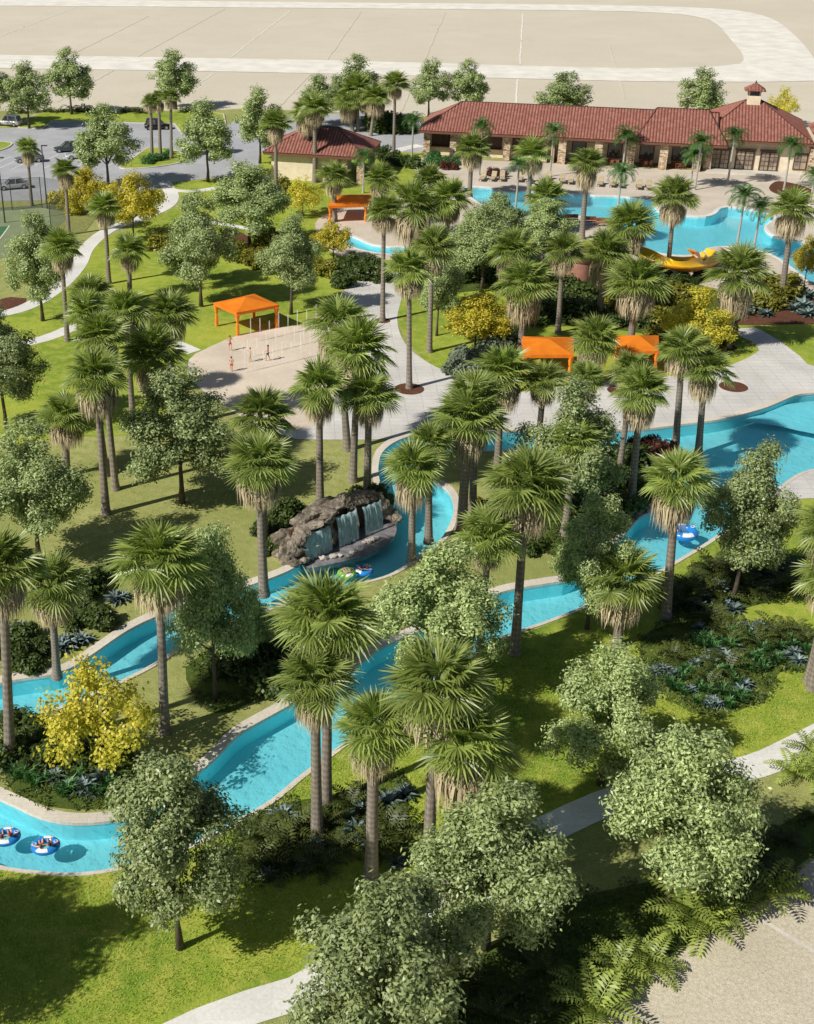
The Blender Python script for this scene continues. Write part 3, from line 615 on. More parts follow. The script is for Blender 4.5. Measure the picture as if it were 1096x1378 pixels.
def tree(label, top, width, base=None, H=11.5, kind='oak', far=False, name=None, group=None):
    i = cnt['p']; cnt['p'] += 1; x, y, h = place(top, base, H); rr = random.Random(i * 5 + 3)
    tk, cr, w0, H0 = {'oak': (FAROAK[i % 3] if far else OAKS[i % 5]), 'yellow': YELS[0], 'ochre': YELS[1], 'yellowbush': YELS[2]}[kind]
    sw = width / ppm(x, y, h * .6) / w0 / 1.03; sz = h / H0
    nm = name or ('shade_tree' if kind == 'oak' else 'yellow_tree')
    r_ = thing(nm, label, 'tree', (x, y, 0), rr.uniform(0, 6.28), group or ('shade trees' if kind == 'oak' else 'yellow flowering trees'))
    inst('trunk', tk, r_, scale=(sw, sw, sz)); inst('crown', cr, r_, scale=(sw, sw, sz)); return r_
def feather(label, top, width, base=None, H=7.):
    i = cnt['p']; cnt['p'] += 1; x, y, h = place(top, base, H); rr = random.Random(i)
    s_ = width / ppm(x, y, h) / 3.9; hub = h - 1.5 * s_
    r_ = thing('feather_palm', label, 'palm', (x, y, 0), 0, 'feather palms'); inst('trunk', QTRUNK, r_, scale=(1, 1, hub)); inst('crown', QCROWN[i % 3], r_, (0, 0, hub), (s_, s_, s_), rr.uniform(0, 6.28)); return r_

# ------------------------------------------------------------------ fan palms: (label, top px, crown width px, base px or height)
#@@PALMS
FP = [
("short fan palm beside the tall fence at the car park, leftmost by the court", (37,185), 34, (43,277)),
("fan palm in front of the yellow tree by the court fence", (88,212), 40, (93,316)),
("left palm of the trio on the kerbed car park island", (203,125), 25, (205,215)),
("middle palm of the trio on the kerbed car park island", (214,121), 26, (216,208)),
("right palm of the trio on the kerbed car park island", (230,119), 28, (231,214)),
("fan palm at the inside curve of the left footpath, below the yellow trees", (141,261), 44, (147,382)),
("fan palm with a shaggy skirt beside the footpath crossing at far left", (83,312), 54, (91,459)),
("small fan palm alone on the lawn with a wide pale skirt", (174,318), 50, (175,402)),
("rearmost palm of the dense clump left of the splash pad", (121,370), 62, 12.),
("palm in the dense left clump, second from the back on its left side", (118,398), 62, (143,640)),
("palm at the back centre of the dense left clump", (168,396), 62, 12.),
("right-hand palm of the dense left clump, nearest the orange gazebo", (226,393), 74, 12.),
("palm in the middle of the dense left clump, trunk emerging beside another", (136,423), 76, (156,659)),
("front right palm of the dense left clump, above the grey-green tree", (203,446), 84, 11.5),
("tall front palm of the dense left clump with its whole trunk on dry grass", (130,472), 88, (143,692)),
("small fan palm behind the shade tree at the left edge", (88,529), 74, (90,640)),
("large palm standing on the island left of the waterfall, full skirt, long pale trunk", (214,707), 128, (222,986)),
("palm at the left edge of the picture whose thick trunk crosses the river", (4,728), 112, (14,1020)),
("palm with its trunk at the far bank of the river, near the left edge", (69,755), 92, (77,910)),
("palm directly behind the large skirted palm left of the waterfall plaza", (352,530), 86, 11.5),
("palm with long skirt left of the rock waterfall, trunk rising from the river bank", (349,584), 102, (355,798)),
("dark-trunked palm on dry grass behind the left half of the waterfall", (430,492), 82, (431,681)),
("palm with dark trunk rising right behind the rock waterfall", (497,502), 78, (494,673)),
("front palm of the pair at the splash pad's right edge", (482,433), 100, (475,648)),
("rear palm of the pair at the splash pad's right edge", (456,402), 88, (468,606)),
("palm in a brown mulch ring on the open plaza", (551,337), 64, (551,523)),
("tall slim palm at the path between the lawn and the kiddie pool", (517,264), 52, (515,432)),
("palm on the lawn just right of the mulch-ring palm", (582,309), 62, (578,474)),
("large bushy palm in the middle of the central clump by the pool", (553,246), 74, (555,338)),
("drooping palm at the right of the central clump, over the pool corner", (606,240), 66, 8.5),
("small palm at the back left of the central clump", (513,222), 46, 8.),
("palm at the back of the central clump, nearest the long building", (580,226), 52, 8.5),
("palm with a dense skirt beside the small building, above the small cabana", (450,217), 48, (451,298)),
("palm at the left corner of the small tiled building", (371,148), 44, (372,262)),
("left trunk of the twin palms in front of the small tiled building", (414,132), 50, (416,240)),
("right trunk of the twin palms in front of the small tiled building", (424,126), 44, (424,246)),
("leftmost palm of the clump behind the small building", (462,119), 42, (475,178)),
("highest palm of the clump behind the small building", (481,100), 46, (482,177)),
("hindmost palm of the clump behind the small building", (494,110), 40, (493,167)),
("right-hand palm of the clump behind the small building", (506,112), 42, (499,183)),
("tall lone palm between the small building and the long building", (532,97), 38, (530,213)),
("palm with a thick skirt before the left wing of the long building", (637,181), 48, 8.5),
("palm with a thick skirt before the middle of the long building", (718,187), 50, 8.5),
("palm with bare lower trunk in front of the shaded colonnade", (791,196), 52, (783,322)),
("low bright palm at the pool's near edge, left part of the pool", (738,243), 58, 6.5),
("dark-trunked palm beside the yellow slide, against the pool", (908,241), 62, (898,373)),
("tall palm on the planted bank at the right edge of the pool", (1067,256), 64, (1051,406)),
("bushy yellow-tipped palm left of the yellow slide", (852,273), 74, 8.5),
("leftmost rear palm of the group above the orange cabanas", (692,309), 72, (684,446)),
("palm with dark trunk and thin brown skirt beside the terracotta tower", (758,316), 54, (751,449)),
("wide palm right of the terracotta tower", (815,310), 74, (806,431)),
("palm with its pale trunk at the left end of the orange cabana", (707,347), 82, (701,478)),
("large palm between the two orange cabanas", (858,346), 86, (846,480)),
("palm with full pale skirt in front of the yellow bush, by the right plaza path", (994,334), 84, (979,468)),
("low palm growing between the two orange cabanas, skirt near the ground", (803,431), 66, 6.5),
("left palm of the pair standing at the upper edge of the shallow pool", (919,440), 70, (909,606)),
("right palm of the pair standing at the upper edge of the shallow pool", (949,467), 76, (940,611)),
("palm behind the thick-trunked palm below the orange cabanas", (855,474), 62, 10.5),
("palm with a thick trunk above the island bed, left of the shallow pool", (863,498), 76, (849,679)),
("small palm partly hidden below the orange cabana", (790,487), 54, 9.),
("palm just below the left orange cabana, right of the broad palm", (735,489), 62, 9.5),
("broad palm below the small grey shrubs at the plaza edge", (676,467), 86, (669,640)),
("front palm of the pair right of the river's S-bend", (630,528), 100, (621,711)),
("rear palm of the pair right of the river's S-bend", (640,500), 84, (636,700)),
("palm with shaggy skirt inside the river's S-bend, in front of the water", (556,598), 82, (554,754)),
("smaller palm behind the skirted palm inside the S-bend", (578,574), 62, (577,728)),
("very large bright palm in the centre right of the island, long skirt", (708,614), 118, (693,880)),
("bright palm left of the very large one, no trunk visible", (661,690), 88, 10.5),
("single round-headed palm in front of the upper channel on the right island", (777,567), 72, 9.),
("large palm with thick straw skirt beside the shallow pool, leaning trunk below", (911,608), 102, (896,834)),
("palm standing on the lawn side of the lower channel, straw skirt above a short trunk", (838,743), 106, (831,870)),
("palm at the right edge of the picture with pale trunk at the planting bed", (1108,672), 96, (1093,928)),
("palm fronds at the right edge of the picture, below the edge shade tree", (1128,742), 90, 9.),
("widest palm at the lower river channel, dark centre, above its twin", (441,784), 142, (439,1081)),
("front palm of the twin trunks at the lower river channel", (424,879), 108, (427,1124)),
("palm with broad straw skirt and full trunk in the foreground centre", (503,944), 108, (500,1182)),
("large foreground palm in front of the lower channel, behind the one with dense crown", (588,872), 148, (575,1186)),
("foreground palm with dense crown and straw skirt, right of centre", (625,953), 142, (607,1206)),
]
for lb, top, wd, b in FP: fan_palm(lb, top, wd, b if isinstance(b, tuple) else None, b if not isinstance(b, tuple) else 12.)
FT = [
("feather palm before the left wing, behind a fan palm", (645,158), 36, (645,236)), ("feather palm against the tiled roof left of the colonnade", (740,162), 38, (740,238)),
("feather palm with slim trunk at the pool's far left edge", (694,211), 30, (694,283)), ("feather palm against a stone pillar of the colonnade", (840,168), 38, (838,229)),
("feather palm beside the loungers, in front of the colonnade", (834,216), 42, (832,276)), ("rear feather palm of the pair left of the french doors", (938,176), 40, (935,256)),
("front feather palm of the pair left of the french doors", (929,193), 40, (929,251)), ("feather palm between the first two french doors", (990,168), 38, (979,249)),
("feather palm right of the french doors by the mulch bed", (1060,181), 40, (1055,256)), ("feather palm at the right edge by the building corner", (1087,222), 38, (1090,276)),
("taller feather palm of the pair on the pool peninsula", (1000,246), 48, (991,336)), ("shorter feather palm of the pair on the pool peninsula", (1020,265), 42, (1014,338)),
("dark round-headed feather palm left of the long building", (552,150), 32, (554,222)), ("feather palm at the right corner of the small building", (492,197), 34, (489,260)),
]
for lb, top, wd, b in FT: feather(lb, top, wd, b)
TR = [
("shade tree by the silver car at the top left car park", (38,77), 64, (40,173), 1), ("shade tree on the grass strip, second from the top left", (95,61), 66, (97,155), 1), ("shade tree cut off at the top left edge", (-4,80), 58, (-8,168), 1),
("shade tree behind the palm trio, at the sandy lot", (236,62), 66, (237,147), 1), ("shade tree over the parked cars, in front of the lot", (144,136), 84, (146,252), 1), ("shade tree right of the kerbed island", (280,130), 78, (280,245), 1),
("shade tree left of the small tiled building", (350,111), 66, (350,220), 1), ("shade tree crown rising above the palms behind the small building", (480,70), 72, (478,166), 1), ("lower shade tree left of the palm clump behind the small building", (430,97), 62, (432,171), 1),
("left tree of the two at the left end of the long roof", (582,75), 58, (577,158), 1), ("right tree of the two at the left end of the long roof", (634,77), 56, (627,158), 1), ("shade tree behind the middle of the long roof", (755,94), 74, (757,166), 1), ("shade tree behind the roof left of the cupola", (940,86), 66, (940,172), 1),
("grey-green tree by the court and the left footpath", (44,277), 88, (58,432), 0), ("large tree on the lawn left of the orange gazebo", (268,254), 98, (271,413), 0), ("tree behind the large lawn tree, thin trunk to its left", (250,262), 66, (260,385), 0),
("tree by the brown mulch patch above the gazebo", (338,209), 104, (336,334), 0), ("pale tree on the lawn right of the gazebo", (392,284), 86, (392,423), 0), ("tree cut off by the left edge beside the footpath", (10,402), 116, (9,577), 0),
("big tree at the left edge on dry grass, dark trunk", (52,566), 146, (53,753), 0), ("big tree right of the left palm clump, beside the splash pad", (236,486), 150, None, 0), ("dark tree between the two channels, right of the large skirted palm", (290,686), 122, (291,943), 0),
("foreground tree on the lower lawn beside the river bend", (238,1004), 192, (243,1276), 0), ("nearest tree at the bottom centre, over the footpath", (503,1178), 246, (508,1455), 0), ("foreground tree right of centre above the footpath", (663,1052), 222, (654,1277), 0),
("tree on the lawn in front of the planting bed", (825,868), 166, (808,1056), 0), ("large foreground tree at the right beside the footpath", (920,963), 196, (900,1216), 0), ("tree at the right by the shallow pool, trunk on the lawn", (1020,588), 134, (987,809), 0),
("tree on the island over the lower channel, centre of the picture", (592,722), 172, (588,940), 0), ("tree on the island below the orange cabanas", (780,510), 152, None, 0), ("tree on the island left of the large straw-skirted palm", (806,656), 112, (790,846), 0),
("tree in the middle behind the yellow-ochre bush, by the pool", (640,264), 100, (648,393), 0), ("dark-leaved tree at the near side of the pool, left one", (670,258), 92, None, 0), ("dark-leaved tree at the near side of the pool, right one", (738,262), 90, None, 0),
("dark tree behind the lawn palm right of the mulch-ring palm", (606,322), 66, (588,452), 0),
("slender tree beside the river left of the waterfall", (345,788), 62, (340,895), 0),
]
for lb, top, wd, b, far in TR: tree(lb, top, wd, b, 8.5 if 'near side of the pool' in lb else 11.5, 'oak', bool(far))
for k, (x, y) in enumerate(((-19.2, 37.2), (-22.8, 38.8))):
    t_ = thing('shade_tree', 'shade tree just outside the left edge, casting the broad shadow on the lower lawn', 'tree', (x, y, 0), k * 2., 'shade trees left of the frame'); t_.scale = (1, 1, 1.12); inst('trunk', OAKS[k][0], t_); inst('crown', OAKS[k][1], t_)
YT = [
("yellow tree by the court fence, left of the larger one", (120,216), 72, (118,290), 'ochre'), ("large yellow tree beside the footpath at the car park", (190,220), 90, (180,321), 'ochre'), ("yellow tree in front of the small tiled building", (405,237), 60, (408,291), 'yellow'),
("yellow tree beside the kiddie pool", (447,292), 62, (449,352), 'ochre'), ("ochre bushy tree on the lawn right of the plaza palm", (635,387), 104, (640,470), 'ochre'), ("yellow bush-tree by the right plaza path", (932,388), 100, (930,470), 'yellowbush'),
("bright yellow tree on the river island at lower left", (130,886), 168, (136,1045), 'yellow'), ("yellow-green tree at the right edge beside the pool", (1086,310), 44, (1082,385), 'ochre'), ("bright yellow tree behind the roof right of the cupola", (1050,116), 48, (1049,170), 'yellow'),
]
for lb, top, wd, b, k in YT: tree(lb, top, wd, b, kind=k)
#@@BEDS
def plants(data, name, label, cat, group, pts, s, sj=.25, rise=0.):
    for k, p in enumerate(pts):
        x, y = G(p[0], p[1]); sc_ = (p[2] if len(p) > 2 else s) * random.uniform(1 - sj, 1 + sj)
        d = data[k % len(data)] if isinstance(data, list) else data
        o = inst(name, d, None, (x, y, .02 + rise * sc_), (sc_, sc_, sc_), random.uniform(0, 6.28)); tag(o, label, cat, group)
def z27(l): return [(780 + a / 3.468, 780 + b / 3.468) for a, b in l]
def z13(l): return [(340 + a / 2.74, 1058 + b / 2.74) for a, b in l]
def z28(l): return [(a / 3.653, 760 + b / 3.653) for a, b in l]
def z10(l): return [(a / 2.74, 760 + b / 2.74) for a, b in l]
plants(AGS, 'agave', 'blue-grey agave rosette in the planting bed on the right lawn', 'agave', 'agaves in the right lawn bed', z27([(350,440),(385,430),(440,450),(520,520),(560,500),(600,590),(640,590),(620,570),(770,500),(750,530),(800,250),(840,235),(880,235),(770,230),(960,360),(1000,350),(1020,385),(590,380),(640,340),(730,330),(560,235),(680,370),(540,400)]), .82)
plants(AGS, 'agave', 'blue-grey agave in the shaded bed under the right palm trunks', 'agave', 'agaves under the right palms', z27([(530,120),(560,140),(670,60),(690,130),(650,30),(600,100),(720,150)]), .95)
plants(AGS, 'agave', 'blue-grey agave in the bed below the foreground twin palms', 'agave', 'agaves in the foreground bed', z13([(110,120),(140,140),(400,100),(380,170),(420,200),(530,290),(560,40),(500,70),(230,230),(60,330),(190,300),(540,120)]), .95)
plants(AGS, 'agave', 'dark agave among shrubs on the left river bank', 'agave', 'agaves on the left bank', z28([(600,170),(570,180),(370,390),(330,400),(300,420),(410,380),(110,330)]), 1.2)
plants(AGS, 'agave', 'agave under the bright yellow tree on the river island', 'agave', 'agaves under the yellow tree', z10([(310,830),(340,850),(260,830),(200,790),(120,690),(20,750),(380,800)]), .95)
plants(AGS, 'agave', 'large agave in the mulch bed beside the right end of the pool', 'agave', 'agaves in the pool bank bed', [(1011,418),(1002,412),(1018,408),(1079,416),(1090,402),(1068,418),(1095,418),(1085,425),(998,424),(1030,425)], 1.8)
plants(DFERN, 'fern', 'bronze-green fern in the planting bed on the right lawn', 'fern', 'ferns in the right lawn bed', z27([(430,360),(470,380),(620,200),(660,250),(700,300),(900,260),(950,290),(1000,240),(1050,290),(690,420),(620,450),(600,500),(820,300),(720,240)]), 1.1)
plants(DFERN, 'fern', 'dark fern in the bed below the foreground twin palms', 'fern', 'ferns in the foreground bed', z13([(60,220),(30,200),(190,150),(20,290),(360,80),(490,170),(520,200),(130,190),(280,150),(450,240),(320,240),(250,300),(130,270)]), 1.25)
plants(DFERN, 'fern', 'dark fern under the shade tree at the right', 'fern', 'ferns under the right trees', [(959,770),(966,808),(1000,790),(1030,775),(1010,800),(985,775),(1060,790),(1045,762),(930,800),(915,815)], 1.3)
plants(TUFT, 'grass_tuft', 'bright green grassy tuft in the planting bed on the right lawn', 'grass tuft', 'grass tufts in the right lawn bed', z27([(540,300),(570,320),(600,310),(520,290),(850,340),(880,400),(910,390),(830,360),(440,520),(420,500),(480,540),(740,575),(690,600),(710,560),(660,540),(760,560),(1050,340),(1070,350),(540,580),(860,430),(560,290),(800,380),(700,450),(720,490),(640,500),(590,470),(760,420),(800,430),(840,400),(620,330),(660,300),(700,260),(780,280),(930,330),(980,320),(480,470),(500,440),(560,520),(600,540),(640,450),(690,330),(740,300)]), 1.25)
plants(TUFT, 'grass_tuft', 'bright grassy tuft under the yellow tree on the river island', 'grass tuft', 'grass tufts under the yellow tree', z10([(100,800),(130,820),(160,800),(230,855),(250,840),(360,850),(60,790),(400,830),(290,790)]), 1.35)
plants(SHR['dark'], 'shrub', 'low dark shrub on the dry bank above the left channel', 'shrub', 'dark shrubs on the left bank', z28([(470,100),(440,130),(420,230),(500,300),(170,440),(90,480),(130,370),(200,430),(460,280),(360,300),(60,400),(150,520),(340,90),(400,190),(520,60)]), 1.1)
plants(SHR['dark'], 'shrub', 'dark shrub in the shade below the bright yellow tree', 'shrub', 'dark shrubs under the yellow tree', z10([(80,620),(150,650),(250,680),(60,680),(30,720),(180,720),(330,720),(440,690),(120,760)]), 1.2)
plants(SHR['dark'], 'shrub', 'dark shrub in the shade between the two channels', 'shrub', 'dark shrubs between the channels', [(330,905),(350,890),(362,872),(372,900),(345,925),(318,880),(380,858),(365,930),(300,900),(395,845),(330,860)], 1.3)
plants(SHR['dark'], 'shrub', 'round dark bush in the hedge below the kiddie pool', 'bush', 'hedge below the kiddie pool', [(456,368),(468,372),(480,374),(492,374),(505,374),(500,362),(475,362),(515,378),(462,384)], 1.5)
plants(SHR['olive'], 'shrub', 'olive bush on the lawn beside the mulch patch', 'bush', 'olive bushes by the mulch patch', [(325,352),(338,356),(345,345),(320,340),(352,362),(358,335),(360,318)], 1.5)
plants(SHR['dark'], 'shrub', 'dark bush in the hedge behind the left orange cabana', 'bush', 'hedge behind the orange cabanas', [(728,420),(740,425),(755,430),(770,432),(785,430),(800,428),(735,408),(760,412),(790,414),(815,440),(830,438),(870,440),(720,436)], 1.7)
plants(SHR['olive'], 'shrub', 'olive bush in the mulch bed by the yellow bush-tree', 'bush', 'olive bushes by the right bed', [(1035,405),(1045,410),(1028,414),(1055,402),(1040,394),(890,440),(880,455),(955,470),(965,455),(900,462),(870,425),(1062,396)], 1.7)
plants(SHR['grey'], 'shrub', 'pale grey-green shrub at the plaza edge below the ochre tree', 'bush', 'grey shrubs at the plaza edge', [(660,472),(675,474),(688,470),(612,502),(626,508),(640,500),(630,490),(668,462)], 1.7)
plants(SHR['red'], 'shrub', 'dark red shrub at the island tip beside the shallow pool', 'shrub', 'red shrubs at the island tip', [(862,608),(872,612),(882,612),(892,618),(868,620),(886,626)], 1.2)
plants(SHR['red'], 'shrub', 'small red shrub against the long building wall', 'shrub', 'red shrubs at the long building', [(660,236),(668,236),(676,238),(600,228),(610,228)], .9)
plants(SHR['dark'], 'shrub', 'dark bush on the grass right of the small building', 'bush', 'bushes right of the small building', [(517,218),(527,222),(538,222),(546,220),(513,208),(556,226),(532,214)], 1.4)
plants(SHR['dark'], 'shrub', 'dark bush in the hedge behind the small building', 'bush', 'hedge behind the small building', [(504,176),(512,177),(520,177),(528,177),(536,178),(545,178),(508,170),(524,170),(540,171)], 2.3)
plants(SHR['green'], 'shrub', 'dark green leafy clump on the kerbed island under the palm trio', 'bush', 'clumps under the palm trio', [(198,221),(205,218),(215,216),(222,214),(226,209)], 1.0)
plants(DFERN, 'fern', 'dark spiky plant in the row along the top edge of the car park', 'fern', 'plants along the car park edge', [(52,152),(62,151),(70,152),(80,152),(87,151),(96,151),(106,152),(112,150),(120,152),(128,151),(168,152),(176,151),(184,152),(245,152),(252,152),(258,152),(266,152),(190,153),(30,152),(20,152)], 1.3)
plants(SHR['yellow'], 'shrub', 'small yellow bush beside the court fence', 'bush', 'yellow bushes by the fence', [(88,280),(100,288),(75,272)], 1.3)
plants(CYCAD, 'cycad', 'bright yellow-green cycad at the gravel edge', 'cycad', 'cycads along the gravel edge', [(780,1342),(800,1370),(858,1292),(876,1306),(918,1232),(940,1252),(962,1232),(1088,1018),(1064,1046),(1100,1048),(1032,1214),(828,1312),(818,1352)], .92, rise=.35)
plants(DFERN, 'fern', 'dark fern in the shaded ground cover behind the gravel edge', 'fern', 'ferns in the shaded ground cover', [(700,1340),(735,1370),(980,1180),(1020,1160),(1060,1135),(700,1290),(1090,1100),(660,1370),(1050,1180),(730,1310),(680,1350),(620,1360),(640,1330)], .8)
plants(SHR['green'], 'shrub', 'fern-like clump beside the left corner of the long building', 'bush', 'clumps at the long building corner', [(578,222),(588,224),(598,224),(585,216),(610,222)], 1.3)
plants(SHR['dark'], 'shrub', 'dark shrub behind the rock waterfall', 'shrub', 'shrubs behind the waterfall', [(372,705),(384,698),(398,690),(360,720),(490,676),(505,674),(516,678),(480,672),(365,742)], 1.1)
plants(SHR['dark'], 'shrub', 'dark shrub under the trees of the right island', 'shrub', 'shrubs on the right island', [(750,640),(770,650),(790,640),(820,640),(840,650),(730,660),(760,700),(800,700),(835,690),(720,690),(780,720),(850,630),(710,740)], 1.4)
plants(SHR['olive'], 'shrub', 'olive shrub on the grass beside the S-bend', 'shrub', 'shrubs beside the S-bend', [(650,690),(660,700),(640,715),(655,720),(672,712),(645,740)], 1.2)
plants(SHR['dark'], 'shrub', 'dark bush on the slope below the yellow slide', 'bush', 'bushes below the slide', [(900,385),(915,382),(875,380),(860,372),(930,380),(945,376),(890,370),(830,362),(815,370),(700,372),(715,366),(690,385)], 1.2)

def cover(poly, dens, mat):
    P = np.asarray(offset(poly, .35 if area(poly) > 0 else -.35)); lo, hi = P.min(0), P.max(0); n = int((hi[0] - lo[0]) * (hi[1] - lo[1]) * dens); pts = rng.uniform(lo, hi, (n, 2)); m = inside(pts, P)
    for h in HOLES: m &= ~h.has(pts)
    m &= ~inside(pts, gravel); k_ = np.array([noise.noise(Vector((a * .7, b * .7, 3.))) for a, b in pts]); m &= k_ > -.12; pts = pts[m]; k_ = k_[m]
    d_ = np.full(len(pts), 9.)
    for q in np.asarray(pwf0): d_ = np.minimum(d_, np.hypot(pts[:, 0] - q[0], pts[:, 1] - q[1]))
    g_ = d_ > 1.4; pts = pts[g_]; k_ = k_[g_]; Q = np.column_stack([pts, rng.uniform(.05, .16, len(pts)) + np.clip(k_ + .12, 0, .5) * rng.uniform(.1, .8, len(pts))])
    N = rng.normal(0, .5, Q.shape) + np.array([0, 0, 1.]); o = quads_obj('ground_cover', leaf_quads(Q, N, .24, .10, .3), 4, mat); o['kind'] = 'stuff'
pwf0 = smooth_poly(pw, .8, False)
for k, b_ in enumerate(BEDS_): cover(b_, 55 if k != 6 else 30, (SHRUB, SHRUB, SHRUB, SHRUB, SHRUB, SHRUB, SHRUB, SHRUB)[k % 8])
plants(SHR['dark'], 'shrub', 'dark bush under the palms between the plaza lawn and the pool deck', 'bush', 'bushes between the plaza lawn and the pool', [(560,352),(572,356),(585,352),(600,356),(615,360),(628,364),(645,372),(660,378),(672,384),(690,392),(700,400),(715,404),(670,366),(690,372),(705,380),(545,360),(620,380),(760,395),(780,392),(800,398),(820,404),(780,410)], 1.7)
plants(SHR['olive'], 'shrub', 'olive bush along the pool deck edge above the orange cabanas', 'bush', 'olive bushes along the pool deck edge', [(600,348),(640,356),(655,360),(720,395),(745,400),(845,392),(860,400),(880,405),(900,400),(915,408),(830,420),(850,418)], 1.6)
plants(SHR['olive'], 'shrub', 'olive bush on the upper lawn by the footpath fork', 'bush', 'olive bushes on the upper lawn', [(225,330),(215,336),(232,338),(380,255),(390,262),(440,370),(420,360)], 1.4)
# lawn blades near the camera, nobody could count them
def blades(poly, n, ymax, hh, holes, mat, avoid=None):
    P = np.asarray(poly); lo, hi = P.min(0), P.max(0); hi[1] = min(hi[1], ymax); pts = rng.uniform(lo, hi, (n, 2)); m = inside(pts, poly)
    for h in holes: m &= ~h.has(pts)
    pts = pts[m]
    if avoid is not None:
        a = np.asarray(avoid)[:, :2]; d = np.full(len(pts), 9.)
        for q in a: d = np.minimum(d, np.hypot(pts[:, 0] - q[0], pts[:, 1] - q[1]))
        pts = pts[d > 1.35]
    k = len(pts); ang = rng.uniform(0, 6.28, k); h = hh * rng.uniform(.5, 1.3, k); wv_ = .024
    d = np.stack([np.cos(ang), np.sin(ang), 0 * ang], 1); b = np.stack([-d[:, 1], d[:, 0], 0 * ang], 1) * wv_; base = np.column_stack([pts, np.full(k, .02)])
    tip = base + d * (h * .8)[:, None] + np.array([0, 0, 1]) * h[:, None]
    o = quads_obj('grass', np.stack([base - b, base + b, tip], 1), 3, mat); o['kind'] = 'stuff'; return o
pwf = smooth_poly(pw, .5, False)
blades(L1, 190000, 66, .10, [RIVER], BLADE, pwf)

#@@BUILT
exec_order = 0
# ------------------------------------------------------------------ clubhouse
def roof_face(name, a, b, c, d, parent, pitch=.46, amp=.09):
    """a,b eave ends; d,c ridge ends above a,b (d==c for a triangle): corrugated clay tiles running down the slope"""
    a, b, c, d = map(Vector, (a, b, c, d)); u = (b - a); Lu = u.length; u.normalize(); n = u.cross(d - a if (d - a).length > .1 else c - a).normalized(); vdir = n.cross(u)
    if n.z < 0: n = -n
    pd, pc = ((d - a).dot(u), (d - a).dot(vdir)), ((c - a).dot(u), (c - a).dot(vdir))
    def vtop(x):
        if x < pd[0]: return pd[1] * x / max(pd[0], 1e-6)
        if x > pc[0]: return pc[1] * (Lu - x) / max(Lu - pc[0], 1e-6)
        return pd[1] + (pc[1] - pd[1]) * (x - pd[0]) / max(pc[0] - pd[0], 1e-6)
    nC = int(Lu / pitch * 6); V = []; Fc = []; UV = []
    for i in range(nC + 1):
        x = Lu * i / nC; h = amp * abs(math.sin(math.pi * x / pitch)); vt = max(0, vtop(x))
        V += [a + u * x + n * h, a + u * x + vdir * vt + n * h]; UV += [(x, 0), (x, vt)]
    for i in range(nC): k = 2 * i; Fc.append((k, k + 2, k + 3, k + 1))
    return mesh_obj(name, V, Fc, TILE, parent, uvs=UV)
def hip_roof(parent, x0, x1, y0, y1, ze, zr, hipl, hipr, ridge_y=None, skip=()):
    yr = (y0 + y1) / 2 if ridge_y is None else ridge_y; A, B, C_, D = (x0, y0, ze), (x1, y0, ze), (x1, y1, ze), (x0, y1, ze); rl, rr_ = (x0 + hipl, yr, zr), (x1 - hipr, yr, zr)
    r_ = mesh_obj('roof', [A, B, C_, D], [(3, 2, 1, 0)], FASC, parent)
    if 'f' not in skip: roof_face('roof_slope', A, B, rr_, rl, r_)
    roof_face('roof_slope', C_, D, rl, rr_, r_)
    if hipl: roof_face('roof_slope', D, A, rl, rl, r_)
    if hipr and 'r' not in skip: roof_face('roof_slope', B, C_, rr_, rr_, r_)
    m = MB(); m.tube([rl, rr_], .13, 8)
    for p, q in ((A, rl), (D, rl), (B, rr_), (C_, rr_)): m.tube([p, q], .12, 8)
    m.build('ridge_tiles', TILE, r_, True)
    fm = MB(); t_ = .14; fm.box(((x0 + x1) / 2, y0 + .1, ze - .2), (x1 - x0 - .1, t_, .34)); fm.box(((x0 + x1) / 2, y1 - .1, ze - .2), (x1 - x0 - .1, t_, .34)); fm.box((x0 + .1, (y0 + y1) / 2, ze - .203), (t_, y1 - y0 - .4, .34)); fm.box((x1 - .1, (y0 + y1) / 2, ze - .203), (t_, y1 - y0 - .4, .34)); fm.build('fascia', FASC, r_)
    return r_
O_ = G(566, 212)
club = thing('clubhouse', 'long tan clubhouse with red clay tile roofs, colonnade, french doors and cupola', 'building', (O_[0], O_[1], .05), R(-13.8))
ZE = 4.1
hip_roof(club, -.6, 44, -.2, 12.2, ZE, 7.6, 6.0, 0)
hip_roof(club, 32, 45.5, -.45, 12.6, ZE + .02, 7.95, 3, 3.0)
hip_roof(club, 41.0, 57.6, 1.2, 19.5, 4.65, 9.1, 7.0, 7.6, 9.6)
# left wing: stone piers, brown serving shutters, cream base
wl_ = MB(); wl_.box((10.2, 6.7, 1.9), (19.6, 8.6, 3.8)); wl_.build('wall', CREAM, club)
for x in (.75, 4.9, 13.2, 18.9): MB().box((x, 1.35, 1.9), (1.0, 1.0, 3.8)).build('stone_pier', STONE, club)
for x, wdt in ((2.8, 2.9), (9.0, 6.6), (16.0, 4.2)):
    s_ = MB().box((x, 2.33, 2.55), (wdt, .14, 2.1)).build('shutter', BROWN, club)
    [MB().box((x - wdt / 2 + .35 + k * wdt / 3, 2.235, 2.55), (.08, .05, 2.0)).build('shutter_rail', FASC, s_) for k in range(3)]
    MB().box((x, 2.05, 1.42), (wdt + .2, .7, .12)).build('counter', FASC, club)
for x in (3.9, 14.5, 19.9):
    l_ = MB().box((x, .95, 3.2), (.22, .22, .5)).build('wall_lantern', METAL, club)
